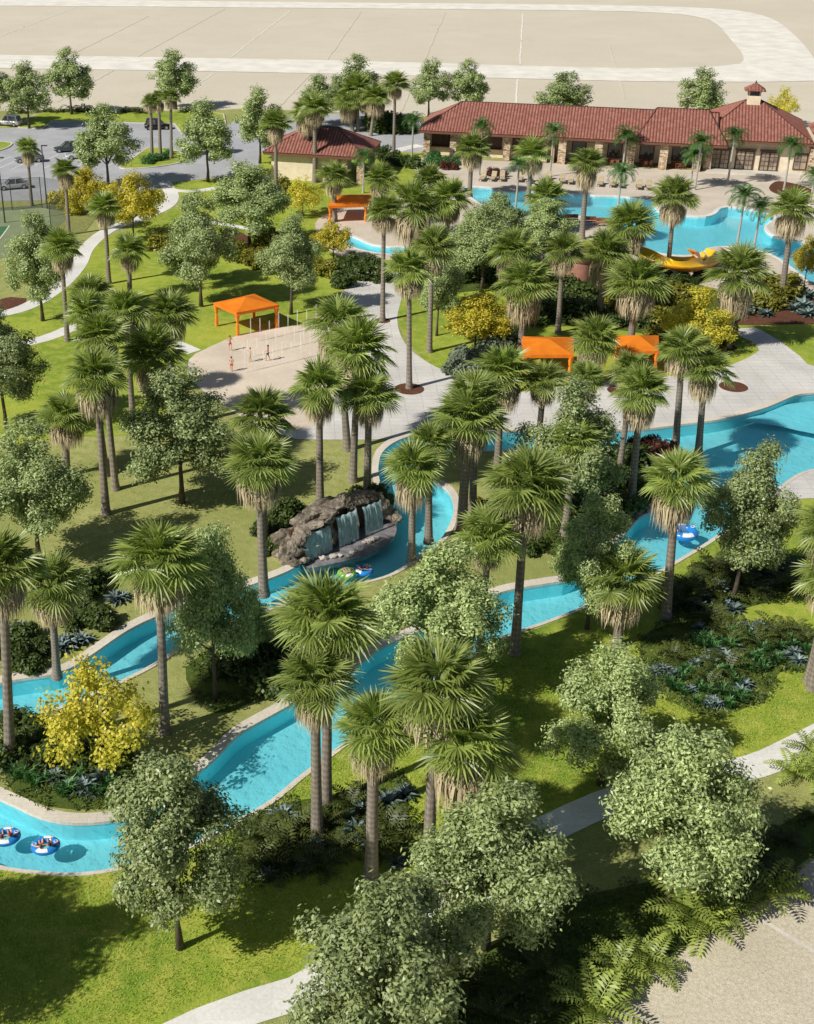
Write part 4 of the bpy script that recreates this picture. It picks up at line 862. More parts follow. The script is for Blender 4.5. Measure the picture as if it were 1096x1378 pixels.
# colonnade
MB().box((31.5, 4.8, 1.9), (22.2, .5, 3.8)).build('back_wall', CREAM, club)
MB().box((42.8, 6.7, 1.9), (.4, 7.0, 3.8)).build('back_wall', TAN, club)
for x in (21.6, 27.0, 31.8, 36.6, 41.5):
    MB().box((x, .75, 1.9), (1.15, 1.1, 3.8)).build('stone_pier', STONE, club)
MB().box((31.6, .7, 3.72), (20, .5, .5)).build('beam', FASC, club)
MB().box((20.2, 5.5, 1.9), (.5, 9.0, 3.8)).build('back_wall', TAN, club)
for k, x in enumerate((24, 29.4, 34.2, 39.0)):
    t1 = MB().box((x, 4.5, 1.7), (2.2, .12, 2.4)).build('window', BROWN, club); MB().box((x, 4.42, 1.75), (1.9, .05, 2.1)).build('pane', GLASS, t1)
# right block
MB().box((50.1, 10.6, 2.2), (14.4, 15.6, 4.4)).build('wall', CREAM, club)
for x in (44.9, 48.4, 51.9):
    d_ = MB().box((x, 2.72, 1.5), (2.7, .16, 3.0)).build('french_door', BROWN, club)
    MB().box((x - .62, 2.62, 1.55), (1.0, .06, 2.55)).build('pane', GLASS2, d_); MB().box((x + .62, 2.62, 1.55), (1.0, .06, 2.55)).build('pane', GLASS2, d_)
    mm_ = MB()
    for dx in (-.62, .62):
        mm_.box((x + dx, 2.575, 1.55), (.06, .03, 2.55))
        for z in (.9, 1.55, 2.2): mm_.box((x + dx, 2.573, z), (1.0, .034, .06))
    mm_.build('glazing_bar', BROWN, d_)
    MB().box((x, 2.5, 3.12), (3.0, .5, .14)).build('lintel', FASC, club)
dw = MB().box((56.3, 2.72, 1.75), (1.9, .16, 2.4)).build('window', BROWN, club); MB().box((56.3, 2.62, 1.75), (1.6, .06, 2.1)).build('pane', GLASS2, dw)
bm_ = MB(); bm_.box((56.3, 2.575, 1.75), (.07, .03, 2.1)); bm_.box((56.3, 2.573, 1.75), (1.6, .034, .07)); bm_.build('glazing_bar', BROWN, dw)
for x in (43.1, 57.9): MB().box((x, 2.2, 1.95), (1.1, 1.2, 3.9)).build('stone_pier', STONE, club)
MB().box((51, 1.3, .06), (16, 2.6, .2)).build('terrace_step', KERB, club)
# cupola
cu = MB().box((48.9, 9.4, 9.2), (1.9, 1.9, 1.3)).build('cupola', CREAM, club)
MB().box((48.9, 9.4, 10.2), (1.5, 1.5, .72)).build('cupola_window', GLASS, cu)
cf = MB(); [cf.box((48.9 + sx_ * .8, 9.4 + sy_ * .8, 10.2), (.22, .22, .72)) for sx_ in (-1, 1) for sy_ in (-1, 1)]; cf.build('cupola_post', CREAM, cu)
def small_hip(parent, x, y, r_, ze, zr, nm='roof'):
    A = [(x - r_, y - r_, ze), (x + r_, y - r_, ze), (x + r_, y + r_, ze), (x - r_, y + r_, ze)]; o = mesh_obj(nm, A, [(3, 2, 1, 0)], FASC, parent)
    for k in range(4): roof_face('roof_slope', A[k], A[(k + 1) % 4], (x, y, zr), (x, y, zr), o, .42)
    MB().tube([(x, y, zr - .05), (x, y, zr + .35)], [.16, .05], 8).build('finial', TILE, o); return o
small_hip(cu, 48.9, 9.4, 1.5, 10.57, 11.6, 'cupola_roof')
# right tower
MB().box((60.6, 6.4, 2.9), (5.5, 5.5, 5.8)).build('tower', CREAM, club); small_hip(club, 60.6, 6.4, 3.3, 5.85, 8.0, 'tower_roof')
# tables and chairs under the colonnade
def table_set(x, y, k):
    M = Matrix.Rotation(R(-13.8), 4, 'Z'); p = M @ Vector((x, y, 0)); t_ = thing('dining_table', 'dark dining table in the shade of the colonnade', 'table', (O_[0] + p.x, O_[1] + p.y, .05), R(-13.8 + 10 * k), 'tables under the colonnade')
    MB().box((0, 0, .74), (1.5, .9, .06)).build('tabletop', WOODB, t_, bevel=.01)
    for sx_ in (-.65, .65):
        for sy_ in (-.36, .36): MB().box((sx_, sy_, .355), (.07, .07, .71)).build('leg', WOODB, t_)
    for sx_, sy_, rz in ((-.4, -.85, 0), (.4, -.85, 0), (-.4, .85, 180), (.4, .85, 180)):
        q = Matrix.Rotation(R(-13.8 + 10 * k), 4, 'Z') @ Vector((sx_, sy_, 0)); c_ = thing('dining_chair', 'brown wooden chair at a table under the colonnade', 'chair', (O_[0] + p.x + q.x, O_[1] + p.y + q.y, .05), R(-13.8 + 10 * k + rz), 'chairs under the colonnade')
        MB().box((0, 0, .45), (.46, .46, .05)).build('seat', WOODB, c_); MB().box((0, -.22, .72), (.46, .04, .5)).build('backrest', WOODB, c_)
        for lx in (-.2, .2):
            for ly in (-.2, .2): MB().box((lx, ly, .21), (.04, .04, .42)).build('leg', WOODB, c_)
for k, (x, y) in enumerate(((24.3, 2.4), (29.4, 2.0), (34.2, 2.5), (39, 2.1))): table_set(x, y, k)
# small tiled building
S0 = Vector(G(354, 205, 4.0)); S1 = Vector(G(490, 213, 4.0)); ang = math.atan2(S1.y - S0.y, S1.x - S0.x)
pav = thing('pavilion', 'small cream pavilion with red tiled hip roof beside the car park', 'building', (S0.x, S0.y, .05), ang)
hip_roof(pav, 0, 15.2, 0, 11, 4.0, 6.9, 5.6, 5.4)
MB().box((6.0, 5.4, 1.9), (10, 9.0, 3.8)).build('wall', CREAM, pav)
for x in (11.9, 14.2): MB().box((x, 1.3, 1.9), (.9, .9, 3.8)).build('stone_pier', STONE, pav)
MB().box((14.2, 9.3, 1.9), (.9, .9, 3.8)).build('stone_pier', STONE, pav)
MB().box((11.12, 5.0, 1.3), (.14, 1.2, 2.5)).build('door', BROWN, pav)
# ------------------------------------------------------------------ orange cabanas
def cabana(label, corners, he, ht, loc_extra=None):
    c = [Vector((*p, 0)) for p in corners]; cen = sum(c, Vector()) / 4; t_ = thing('cabana', label, 'cabana', (cen.x, cen.y, .04), 0, 'orange cabanas'); c = [p - cen for p in c]
    n = 8; V = []; Fc = []; N_ = 8
    top = Vector((0, 0, ht)); cn = [p * 1.06 + Vector((0, 0, he)) for p in c]
    for k in range(4):
        a, b = cn[k], cn[(k + 1) % 4]; base = len(V)
        for j in range(N_ + 1):
            for i in range(N_ + 1):
                s_ = i / N_; q = a.lerp(b, s_); p = q.lerp(top, j / N_); sag = .10 * math.sin(math.pi * j / N_) * (1 - j / N_) + .03 * math.sin(math.pi * s_) * (1 - j / N_); p.z -= sag; V.append(p)
        for j in range(N_):
            for i in range(N_): q = base + j * (N_ + 1) + i; Fc.append((q, q + 1, q + N_ + 2, q + N_ + 1))
        base = len(V)
        for i in range(N_ + 1): s_ = i / N_; q = a.lerp(b, s_); q.z -= .03 * math.sin(math.pi * s_); V += [q, q - Vector((0, 0, .30))]
        for i in range(N_): q = base + 2 * i; Fc.append((q, q + 2, q + 3, q + 1))
    mesh_obj('canopy', V, Fc, ORANGE, t_)
    for p in c:
        m = MB(); rings = []
        for z, r_ in ((0, .15), (.5, .17), (1.15, .14), (1.3, .10), (1.45, .14), (he - .25, .26)):
            rings.append([(p.x * .97 + r_ * math.cos(a * math.pi / 5) * (1 + .15 * (a % 2)), p.y * .97 + r_ * math.sin(a * math.pi / 5) * (1 + .15 * (a % 2)), z) for a in range(10)])
        m.loft(rings).build('draped_leg', ORANGED, t_)
    fr_ = MB()
    for k in range(4): fr_.tube([c[k] * .97 + Vector((0, 0, he - .2)), c[(k + 1) % 4] * .97 + Vector((0, 0, he - .2))], .04, 6)
    fr_.build('frame', ORANGED, t_); return t_
cabana('large orange canopy gazebo on the lawn at the splash pad', [(-8.35, 124.9), (-6.0, 122.0), (-2.0, 124.3), (-4.5, 127.6)], 2.5, 3.15)
cabana('small orange cabana beside the pavilion and kiddie pool', [(4.2, 163.9), (9.0, 164.6), (9.9, 169.6), (5.0, 169.2)], 2.3, 3.0)
cabana('left orange cabana of the two by the right hedge', [(20.9, 110.2), (25.3, 110.2), (26.2, 114.6), (21.6, 114.8)], 2.55, 3.2)
cabana('right orange cabana of the two by the right hedge', [(29.7, 111), (33.5, 111.4), (34.4, 115.2), (30.6, 115.2)], 2.5, 3.3)
# ------------------------------------------------------------------ slide
sl = thing('water_slide', 'yellow curved water slide dropping into the pool', 'water slide', (*G(900, 365), .05))
bx_, by_ = G(900, 365)
def flume(name, pts, r_, parent):
    pts = [Vector(p) for p in smooth3(pts)]; V = []; Fc = []; n = 10
    for i, p in enumerate(pts):
        d = (pts[min(i + 1, len(pts) - 1)] - pts[max(0, i - 1)]).normalized(); s_ = Vector((d.y, -d.x, 0)).normalized(); u = s_.cross(d); u = u if u.z > 0 else -u
        for k in range(n + 1): a = math.pi * (1.06 + .88 * k / n) ; V.append(p + s_ * math.cos(a) * r_ + u * (math.sin(a) * r_ * .8 + r_ * .25))
        for k in range(n, -1, -1): a = math.pi * (1.06 + .88 * k / n); V.append(p + s_ * math.cos(a) * (r_ + .07) + u * (math.sin(a) * (r_ + .07) * .8 + r_ * .25))
    w2 = 2 * (n + 1)
    fi = []; fo = []
    for i in range(len(pts) - 1):
        for k in range(w2): q = i * w2 + k; q2 = i * w2 + (k + 1) % w2; (fi if k < n else fo).append((q, q2, q2 + w2, q + w2))
    o = mesh_obj(name, V, fi, YELLOWP, parent, True); mesh_obj('outer_shell', V, fo, ORANGEP, o, True); return o
def smooth3(pts, k=8):
    P = [Vector(p) for p in pts]; out = []
    for i in range(len(P) - 1):
        p0, p1, p2, p3 = P[max(i - 1, 0)], P[i], P[i + 1], P[min(i + 2, len(P) - 1)]
        for j in range(k): t_ = j / k; out.append(.5 * ((2 * p1) + (p2 - p0) * t_ + (2 * p0 - 5 * p1 + 4 * p2 - p3) * t_ ** 2 + (3 * p1 - p0 - 3 * p2 + p3) * t_ ** 3))
    return out + [P[-1]]
def lp(px, py, z): x, y = G(px, py, z); return (x - bx_, y - by_, z - .05)
flume('flume', [lp(790, 330, 4.0), lp(830, 328, 3.6), lp(862, 337, 3.0), lp(885, 348, 2.5), lp(910, 356, 2.1), lp(935, 356, 1.8), lp(955, 349, 1.4), lp(952, 340, .9), lp(938, 335, .25)], 1.2, sl)
flume('flume', [lp(905, 348, 1.2), lp(925, 349, 1.0), lp(942, 346, .6), lp(936, 338, .2)], .75, sl)
sp_ = MB()
for px, py, z in ((830, 328, 3.0), (868, 340, 2.3), (895, 352, 1.7), (925, 356, 1.3)):
    q = lp(px, py, z + .6); MB().tube([(q[0], q[1], 0), (q[0], q[1], z)], .12, 8).build('support_post', METAL, sl)
tw = thing('slide_tower', 'round terracotta slide tower among palms', 'tower', (*G(777, 392), .05))
rg = [(1.55 * math.cos(a * math.pi / 24), 1.55 * math.sin(a * math.pi / 24)) for a in range(48)]
MB().prism(rg, 0, 3.6).build('wall', TERRA, tw); MB().prism([(x * 1.06, y * 1.06) for x, y in rg], 3.6, 3.85).build('rim', FASC, tw)
rl_ = MB(); [rl_.tube([(x, y, 3.85), (x, y, 4.8)], .035, 6) for x, y in rg[::4]]; rl_.tube([(x, y, 4.8) for x, y in rg] + [(*rg[0], 4.8)], .04, 6); rl_.build('railing', METAL, tw)
# ------------------------------------------------------------------ rocks
def rock_bm(bm, loc, sz, seed, sub=4):
    r = bmesh.ops.create_icosphere(bm, subdivisions=sub, radius=1); rr = random.Random(seed); off = Vector((rr.uniform(-50, 50),) * 3); rot = Matrix.Rotation(rr.uniform(0, 6), 3, 'Z')
    pl = [(Vector((rr.gauss(0, 1), rr.gauss(0, 1), rr.gauss(0, 1))).normalized(), rr.uniform(.5, .85)) for _ in range(16)]
    for v_ in r['verts']:
        p = v_.co.copy()
        for n_, d_ in pl:
            e = p.dot(n_) - d_
            if e > 0: p -= n_ * e * .97
        p *= 1 + .30 * noise.noise(p * 1.7 + off) + .16 * noise.noise(p * 4.5 + off) + .08 * noise.noise(p * 10 + off)
        p = rot @ p; v_.co = Vector((p.x * sz[0], p.y * sz[1], p.z * sz[2])) + Vector(loc)
def rock_obj(name, lst, mat, parent=None, loc=None, smooth=False):
    bm = bmesh.new(); [rock_bm(bm, l, s_, sd_) for l, s_, sd_ in lst]; me = bpy.data.meshes.new(name); bm.to_mesh(me); bm.free(); me.materials.append(mat); o = bpy.data.objects.new(name, me); COL.objects.link(o)
    if parent: o.parent = parent
    if loc is not None: o.location = loc
    return o
wfo = Vector((*G(395, 760), 0)); wf1 = Vector((*G(525, 704), 0)); wdir = (wf1 - wfo); wl = wdir.length; wang = math.atan2(wdir.y, wdir.x)
wf = thing('rock_waterfall', 'grotto-like rock wall with three curtains of falling water beside the river', 'waterfall', wfo, wang); wf.scale = (1, 1, .86)
K = wl / 9.1
def rk(x, y, z, a, b, c, s_): return ((x * K, y, z), (a, b, c), s_)
rock_obj('rock_arch', [rk(.5, .5, .9, .75, .8, 1.1, 1), rk(.9, .6, 1.7, .7, .7, .6, 2), rk(1.5, .7, 2.2, .8, .8, .4, 3), rk(2.5, .7, 2.35, .9, .8, .42, 4), rk(3.5, .7, 2.4, .8, .85, .45, 5), rk(3.7, .55, 1.2, .55, .7, 1.4, 6), rk(4.0, .9, 2.75, .9, .9, .5, 7)], ROCK, wf)
rock_obj('rock_crest', [rk(2.2, 1.5, 2.2, 1.0, .9, .8, 11), rk(3.4, 1.7, 2.5, 1.1, 1.0, .9, 12), rk(4.8, 1.4, 2.75, 1.1, .95, .62, 13), rk(5.9, 1.3, 2.8, 1.1, .9, .6, 14), rk(7.0, 1.2, 2.75, 1.0, .9, .6, 15), rk(8.0, 1.0, 2.5, .9, .8, .6, 16), rk(6.2, .8, 1.3, .5, .6, 1.5, 17), rk(8.6, .6, 1.5, .6, .8, 1.2, 18), rk(9.2, .4, .7, .8, .7, .8, 19), rk(9.5, -.3, .45, .6, .6, .6, 20), rk(1.0, 1.8, 1.4, 1.2, .9, 1.1, 21), rk(5.5, 2.2, 1.9, 3.6, .9, 1.2, 22), rk(8.3, 1.9, 1.6, 1.2, .9, 1.2, 23)], ROCK, wf)
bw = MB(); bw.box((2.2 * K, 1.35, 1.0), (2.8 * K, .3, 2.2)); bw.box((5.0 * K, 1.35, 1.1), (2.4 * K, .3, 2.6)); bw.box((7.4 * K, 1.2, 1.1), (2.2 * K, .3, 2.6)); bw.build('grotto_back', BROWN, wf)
for x0_, x1_, zt in ((1.0, 3.45, 2.0), (4.05, 5.95, 2.45), (6.55, 8.3, 2.4)):
    V = []; Fc = []; nn = 26
    for i in range(nn + 1):
        x = (x0_ + (x1_ - x0_) * i / nn) * K; wob = .06 * math.sin(i * 1.7) + .04 * math.sin(i * 4.1)
        for j in range(9): tt = j / 8; V.append((x, .28 - .45 * tt ** .75 + wob * tt, zt + .06 * math.sin(i * .8) - (zt + .12) * tt ** 1.7))
    for i in range(nn):
        for j in range(8): q = i * 9 + j; Fc.append((q, q + 1, q + 10, q + 9))
    mesh_obj('water_curtain', V, Fc, CURTAIN, wf, True)
ledge = smooth_poly([tuple(Vector(p)) for p in GL([(405,757),(417,762),(450,756),(493,744),(526,726),(534,708),(524,694),(490,706),(450,726),(417,742)])], .5)
lm = MB().prism(ledge, -.5, -.125).build('stone_ledge', WROCK, None); lm.parent = wf; lm.matrix_parent_inverse = Matrix.Diagonal((1, 1, 1 / .86, 1)) @ Matrix.Rotation(-wang, 4, 'Z') @ Matrix.Translation(-wfo)
for k, (px, py, s_) in enumerate(((384,757,.85), (378,748,.7), (392,748,.8), (399,761,.55), (410,757,.45))):
    x, y = G(px, py); o = rock_obj('boulder', [((0, 0, 0), (s_, s_ * .85, s_ * .8), 60 + k)], ROCK, None, (x, y, s_ * .45)); tag(o, ['large tan boulder at the left foot of the waterfall', 'rounded boulder behind the largest one left of the waterfall', 'boulder against the waterfall pillar on the left', 'small tan boulder at the water edge left of the falls', 'smallest boulder at the end of the wet ledge'][k], 'boulder', 'boulders at the waterfall foot')
for px, py, s_ in ((435,751,.3), (428,748,.18), (450,748,.28), (458,747,.22), (476,742,.3), (471,747,.2), (495,728,.3), (502,725,.3), (508,723,.22), (490,730,.18)):
    x, y = G(px, py); o = rock_obj('stone', [((0, 0, 0), (s_ * 1.2, s_, s_ * .7), px)], PALE, None, (x, y, -.02)); tag(o, 'pale stone on the wet ledge below the waterfall', 'stone', 'stones on the waterfall ledge')
# ------------------------------------------------------------------ people
def skin_body(name, J, E, mat, parent, root=0, sub=2):
    keys = list(J); me = bpy.data.meshes.new(name); me.from_pydata([J[k][0] for k in keys], [(keys.index(a), keys.index(b)) for a, b in E], []); o = bpy.data.objects.new(name, me); COL.objects.link(o)
    o.modifiers.new('skin', 'SKIN'); o.modifiers.new('sub', 'SUBSURF').levels = sub
    for i, k in enumerate(keys):
        s_ = me.skin_vertices[0].data[i]; r_ = J[k][1]; s_.radius = r_ if isinstance(r_, tuple) else (r_, r_); s_.use_root = (i == root)
    bpy.context.view_layer.update(); dg = bpy.context.evaluated_depsgraph_get(); m2 = bpy.data.meshes.new_from_object(o.evaluated_get(dg)); bpy.data.objects.remove(o); m2.materials.clear(); m2.materials.append(mat)
    m2.polygons.foreach_set('use_smooth', [True] * len(m2.polygons)); m2.name = name; n = bpy.data.objects.new(name, m2); COL.objects.link(n); n.parent = parent; return n
SKIN1 = mat_plain('skin_tan', (.48, .25, .16), .55, .05, 8); SKIN2 = mat_plain('skin_light', (.62, .38, .27), .55, .05, 8)
HAIR = mat_plain('dark_hair', (.02, .013, .01), .6, .2, 12); HAIRB = mat_plain('brown_hair', (.12, .06, .03), .6, .2, 12)
RED = mat_plain('red_swimwear', (.60, .03, .035), .7, .1, 6); PINK = mat_plain('pink_swimwear', (.7, .12, .2), .7, .1, 6); NAVY = mat_plain('navy_swimwear', (.03, .05, .14), .7, .1, 6); TANC = mat_plain('tan_shorts', (.45, .36, .25), .8, .1, 6); DKT = mat_plain('dark_top', (.03, .03, .04), .8, .1, 6)
EYE = mat_plain('eye_dark', (.01, .01, .01), .3)
def person(label, loc, rz, h, pose, skin, hair, suit, top=None, long_hair=False, group=None):
    p = thing('person', label, 'person', loc, rz, group); V = Vector
    if pose == 'stand' or pose == 'walk':
        st = .10 if pose == 'walk' else .02
        J = {'pelvis': (0, 0, .53), 'waist': (0, 0, .62), 'chest': (.0, 0, .74), 'neckb': (0, 0, .825), 'neck': (0, .005, .865), 'head': (0, .012, .925), 'top': (0, .0, .965), 'nose': (0, .062, .918),
             'hipl': (-.05, 0, .505), 'kneel': (-.055, st + .02, .28), 'anklel': (-.055, st - .02, .045), 'toel': (-.062, st + .07, .018), 'hipr': (.05, 0, .505), 'kneer': (.055, -st * .4 + .01, .28), 'ankler': (.055, -st - .02, .045), 'toer': (.062, -st + .07, .018)}
        arms = {'l': [(-.105, 0, .81), (-.15, .0, .66), (-.17, .06, .53)], 'r': [(.105, 0, .81), (.15, -.01, .66), (.16, .07, .54)]}
        if pose == 'walk': arms = {'l': [(-.105, 0, .81), (-.17, .02, .69), (-.20, .12, .65)], 'r': [(.105, 0, .81), (.17, .0, .68), (.21, .08, .72)]}
    else:   # lying back in a ring: head towards -y, feet over the rim at +y
        J = {'pelvis': (0, .0, .07), 'waist': (0, -.07, .115), 'chest': (0, -.16, .19), 'neckb': (0, -.225, .255), 'neck': (0, -.25, .285), 'head': (0, -.27, .345), 'top': (0, -.285, .385), 'nose': (0, -.212, .352),
             'hipl': (-.05, .02, .07), 'kneel': (-.07, .22, .17), 'anklel': (-.06, .40, .10), 'toel': (-.06, .44, .14), 'hipr': (.05, .02, .07), 'kneer': (.07, .23, .19), 'ankler': (.075, .42, .11), 'toer': (.08, .46, .15)}
        arms = {'l': [(-.105, -.2, .245), (-.22, -.13, .215), (-.31, -.03, .20)], 'r': [(.105, -.2, .245), (.22, -.13, .215), (.31, -.04, .20)]}
    rad = {'pelvis': (.075, .06), 'waist': (.065, .05), 'chest': (.08, .058), 'neckb': (.05, .04), 'neck': .027, 'head': (.046, .054), 'top': (.036, .042), 'nose': .009, 'hipl': .052, 'kneel': .034, 'anklel': .021, 'toel': .018, 'hipr': .052, 'kneer': .034, 'ankler': .021, 'toer': .018}
    E = [('pelvis', 'waist'), ('waist', 'chest'), ('chest', 'neckb'), ('neckb', 'neck'), ('neck', 'head'), ('head', 'top'), ('head', 'nose'), ('pelvis', 'hipl'), ('hipl', 'kneel'), ('kneel', 'anklel'), ('anklel', 'toel'), ('pelvis', 'hipr'), ('hipr', 'kneer'), ('kneer', 'ankler'), ('ankler', 'toer')]
    for s_ in 'lr':
        sh, el, wr = map(V, arms[s_])
        for nm, q, r_ in (('sh', sh, .034), ('el', el, .025), ('wr', wr, .016)): J[nm + s_] = tuple(q); rad[nm + s_] = r_
        d = (wr - el).normalized(); side = V((0, 0, 1)).cross(d); side = side.normalized() if side.length > .1 else V((1, 0, 0)); pm = wr + d * .035; J['palm' + s_] = tuple(pm); rad['palm' + s_] = (.02, .012)
        E += [('neckb', 'sh' + s_), ('sh' + s_, 'el' + s_), ('el' + s_, 'wr' + s_), ('wr' + s_, 'palm' + s_)]
        for k, (o_, ln) in enumerate(((-.016, .038), (-.006, .046), (.006, .043), (.016, .034))):
            a = pm + side * o_ + d * .018; b = a + d * ln + V((0, 0, -.012)); J[f'f{k}{s_}'] = tuple(a); J[f't{k}{s_}'] = tuple(b); rad[f'f{k}{s_}'] = .0058; rad[f't{k}{s_}'] = .0045; E += [('palm' + s_, f'f{k}{s_}'), (f'f{k}{s_}', f't{k}{s_}')]
        b = wr + side * .026 + d * .03; J['th' + s_] = tuple(b); rad['th' + s_] = .006; E += [('wr' + s_, 'th' + s_)]
    sc_ = lambda q: tuple(c * h for c in q); rs = lambda r_: tuple(c * h for c in r_) if isinstance(r_, tuple) else r_ * h
    skin_body('body', {k: (sc_(J[k]), rs(rad[k])) for k in J}, E, skin, p)
    g = 1.13; su = {k: (sc_(J[k]), tuple(c * g for c in rs(rad[k])) if isinstance(rad[k], tuple) else rs(rad[k]) * g) for k in ('pelvis', 'hipl', 'hipr')}
    for s_ in 'lr': su['m' + s_] = (sc_(V(J['hip' + s_]).lerp(V(J['knee' + s_]), .5)), .052 * h * 1.02)
    ed = [('pelvis', 'hipl'), ('pelvis', 'hipr'), ('hipl', 'ml'), ('hipr', 'mr')]
    su['wlow'] = (sc_(V(J['pelvis']).lerp(V(J['waist']), .6)), (.074 * h, .06 * h)); ed.append(('pelvis', 'wlow'))
    skin_body('swim_shorts', su, ed, suit, p)
    if top: skin_body('swim_top', {k: (sc_(J[k]), tuple(c * 1.12 for c in rs(rad[k]))) for k in ('waist', 'chest')}, [('waist', 'chest')], top, p)
    hp, ht = V(sc_(J['head'])), V(sc_(J['top'])); fw = (V(sc_(J['nose'])) - hp); fw.normalize()
    bm = bmesh.new(); bmesh.ops.create_icosphere(bm, subdivisions=3, radius=1)
    ax = (ht - hp).normalized()
    for v_ in bm.verts:
        q = v_.co.copy(); v_.co = hp.lerp(ht, .45) - fw * .012 * h + q * .066 * h
    dele = [v_ for v_ in bm.verts if (v_.co - hp).dot(fw) > .02 * h and (v_.co - hp).dot(ax) < .035 * h or (v_.co - hp).dot(ax) < (-.09 * h if long_hair else -.02 * h)]
    bmesh.ops.delete(bm, geom=dele, context='VERTS')
    if long_hair:
        b0 = bmesh.ops.create_icosphere(bm, subdivisions=2, radius=1)['verts']
        for v_ in b0: q = v_.co; v_.co = hp - fw * .045 * h - ax * .06 * h + V((q.x * .05, q.y * .03, q.z * .085)) * h
    me = bpy.data.meshes.new('hair'); bm.to_mesh(me); bm.free(); me.materials.append(hair); ho = bpy.data.objects.new('hair', me); COL.objects.link(ho); ho.parent = p
    sd_ = fw.cross(ax)
    for k in (-1, 1):
        bm = bmesh.new(); bmesh.ops.create_icosphere(bm, subdivisions=1, radius=.008 * h); me = bpy.data.meshes.new('eye'); bm.to_mesh(me); bm.free(); me.materials.append(EYE); eo = bpy.data.objects.new('eye', me); COL.objects.link(eo); eo.parent = p; eo.location = hp + fw * .05 * h + sd_ * .02 * h * k + ax * .012 * h
    return p
for lb, px, py, rz, h, ps, sk, hr, su, tp, lh in (("child in dark top and red shorts, at the upper left of the splash pad", 310, 472.5, 200, 1.55, 'walk', SKIN2, HAIR, RED, DKT, True), ("child in a red skirt-like bottom, nearest on the splash pad", 312, 500.5, 160, 1.5, 'stand', SKIN2, HAIRB, RED, PINK, True),
        ("child in tan shorts near the middle of the splash pad", 337, 487.5, 120, 1.45, 'walk', SKIN2, HAIRB, TANC, None, False), ("dark-haired child in navy shorts furthest right on the splash pad", 361, 486, 80, 1.6, 'walk', SKIN1, HAIR, NAVY, None, False)):
    x, y = G(px, py); person(lb, (x, y, .055), R(rz), h, ps, sk, hr, su, tp, lh, 'children on the splash pad')
# rings
BLUE = mat_plain('blue_vinyl', (.02, .22, .62), .25, .08, 2); WHITEV = mat_plain('white_vinyl', (.80, .82, .84), .25, .05, 2); GREENV = mat_plain('green_vinyl', (.18, .55, .06), .25, .08, 2)
def torus(name, Rm, rm, mat, parent, a0=0., a1=2 * math.pi, v0=0., v1=2 * math.pi, nu=40, nv=14, loc=(0, 0, 0)):
    V = []; Fc = []
    for i in range(nu + 1):
        a = a0 + (a1 - a0) * i / nu
        for j in range(nv + 1): b = v0 + (v1 - v0) * j / nv; V.append((loc[0] + (Rm + rm * math.cos(b)) * math.cos(a), loc[1] + (Rm + rm * math.cos(b)) * math.sin(a), loc[2] + rm * math.sin(b)))
    for i in range(nu):
        for j in range(nv): q = i * (nv + 1) + j; Fc.append((q, q + nv + 1, q + nv + 2, q + 1))
    return mesh_obj(name, V, Fc, mat, parent, True)
def ring(label, loc, rz, base, double=False, s_=1.):
    r_ = thing('swim_ring', label, 'swim ring', loc, rz, 'inflatable rings on the river'); r_.scale = (s_ * (1.12 if double else 1), s_ * (.95 if double else 1), s_)
    torus('ring_tube', .50, .20, base, r_, loc=(0, 0, .1))
    for q in range(2): torus('white_panel', .50, .205, WHITEV, r_, q * 3.14 + .8, q * 3.14 + 1.7, .5, 2.0, 12, 8, (0, 0, .1))
    for sy_ in (-1, 1): torus('handle', .09, .018, WHITEV, r_, nu=14, nv=6, loc=(sy_ * .5, 0, .32))
    return r_
WZ = -.14
def ringset(label, px, py, rz, base, riders, double=False):
    x, y = G(px, py, WZ); ring(label, (x, y, WZ), R(rz), base, double, .95)
    for (lb, ox, sk, hr, su, tp, lh, hh) in riders:
        q = Matrix.Rotation(R(rz), 3, 'Z') @ Vector((ox * (.44 if double else 1), 0, 0)); person(lb, (x + q.x, y + q.y, WZ + .02), R(rz), hh, 'lounge', sk, hr, su, tp, lh, 'people floating in rings')
ringset('blue and white ring at the left edge of the river bend', 9, 1128, 18, BLUE, [("dark-haired person in the ring at the left edge, left rider", -.5, SKIN1, HAIR, NAVY, None, False, 1.35), ("dark-haired person in the ring at the left edge, right rider", .5, SKIN1, HAIR, RED, None, False, 1.35)], True)
ringset('blue and white ring in the middle of the river bend', 62, 1140, 12, BLUE, [("rider in red swimwear in the ring at the river bend", -.5, SKIN2, HAIRB, RED, RED, True, 1.35), ("dark-haired rider on the right of the ring at the river bend", .5, SKIN1, HAIR, NAVY, DKT, False, 1.35)], True)
ringset('green and white ring below the waterfall', 467, 773, 35, GREENV, [("person in the green ring below the waterfall", 0, SKIN1, HAIRB, TANC, None, False, 1.65)])
ringset('blue and white ring nearest the waterfall', 490, 769, -30, BLUE, [("dark-haired person in red top in the blue ring below the waterfall", 0, SKIN2, HAIR, NAVY, RED, False, 1.65)])
x, y = G(920, 719, WZ); ring('blue empty ring floating in the lower channel under the tree', (x, y, WZ), .4, BLUE, False, 1.5)
# splash pad jets
jm = None
for k in range(30):
    px = 330 + (k % 10) * 12.5 + (k // 10) * 4; py = 502 - (k // 10) * 20 - (k % 10) * 3.0
    if px > 455: continue
    x, y = G(px, py); hj = 2.3
    if jm is None:
        o = MB().tube([(0, 0, 0), (0, 0, 1), (0, 0, 2.0), (0, 0, 2.35)], [.02, .045, .06, .03], 8).build('water_jet', JET, None, True); jm = o.data; o.location = (x, y, .05)
    else: o = inst('water_jet', jm, None, (x, y, .05), (1, 1, random.uniform(.75, 1.15)))
    tag(o, 'thin vertical water jet rising from the splash pad', 'water jet', 'water jets on the splash pad')
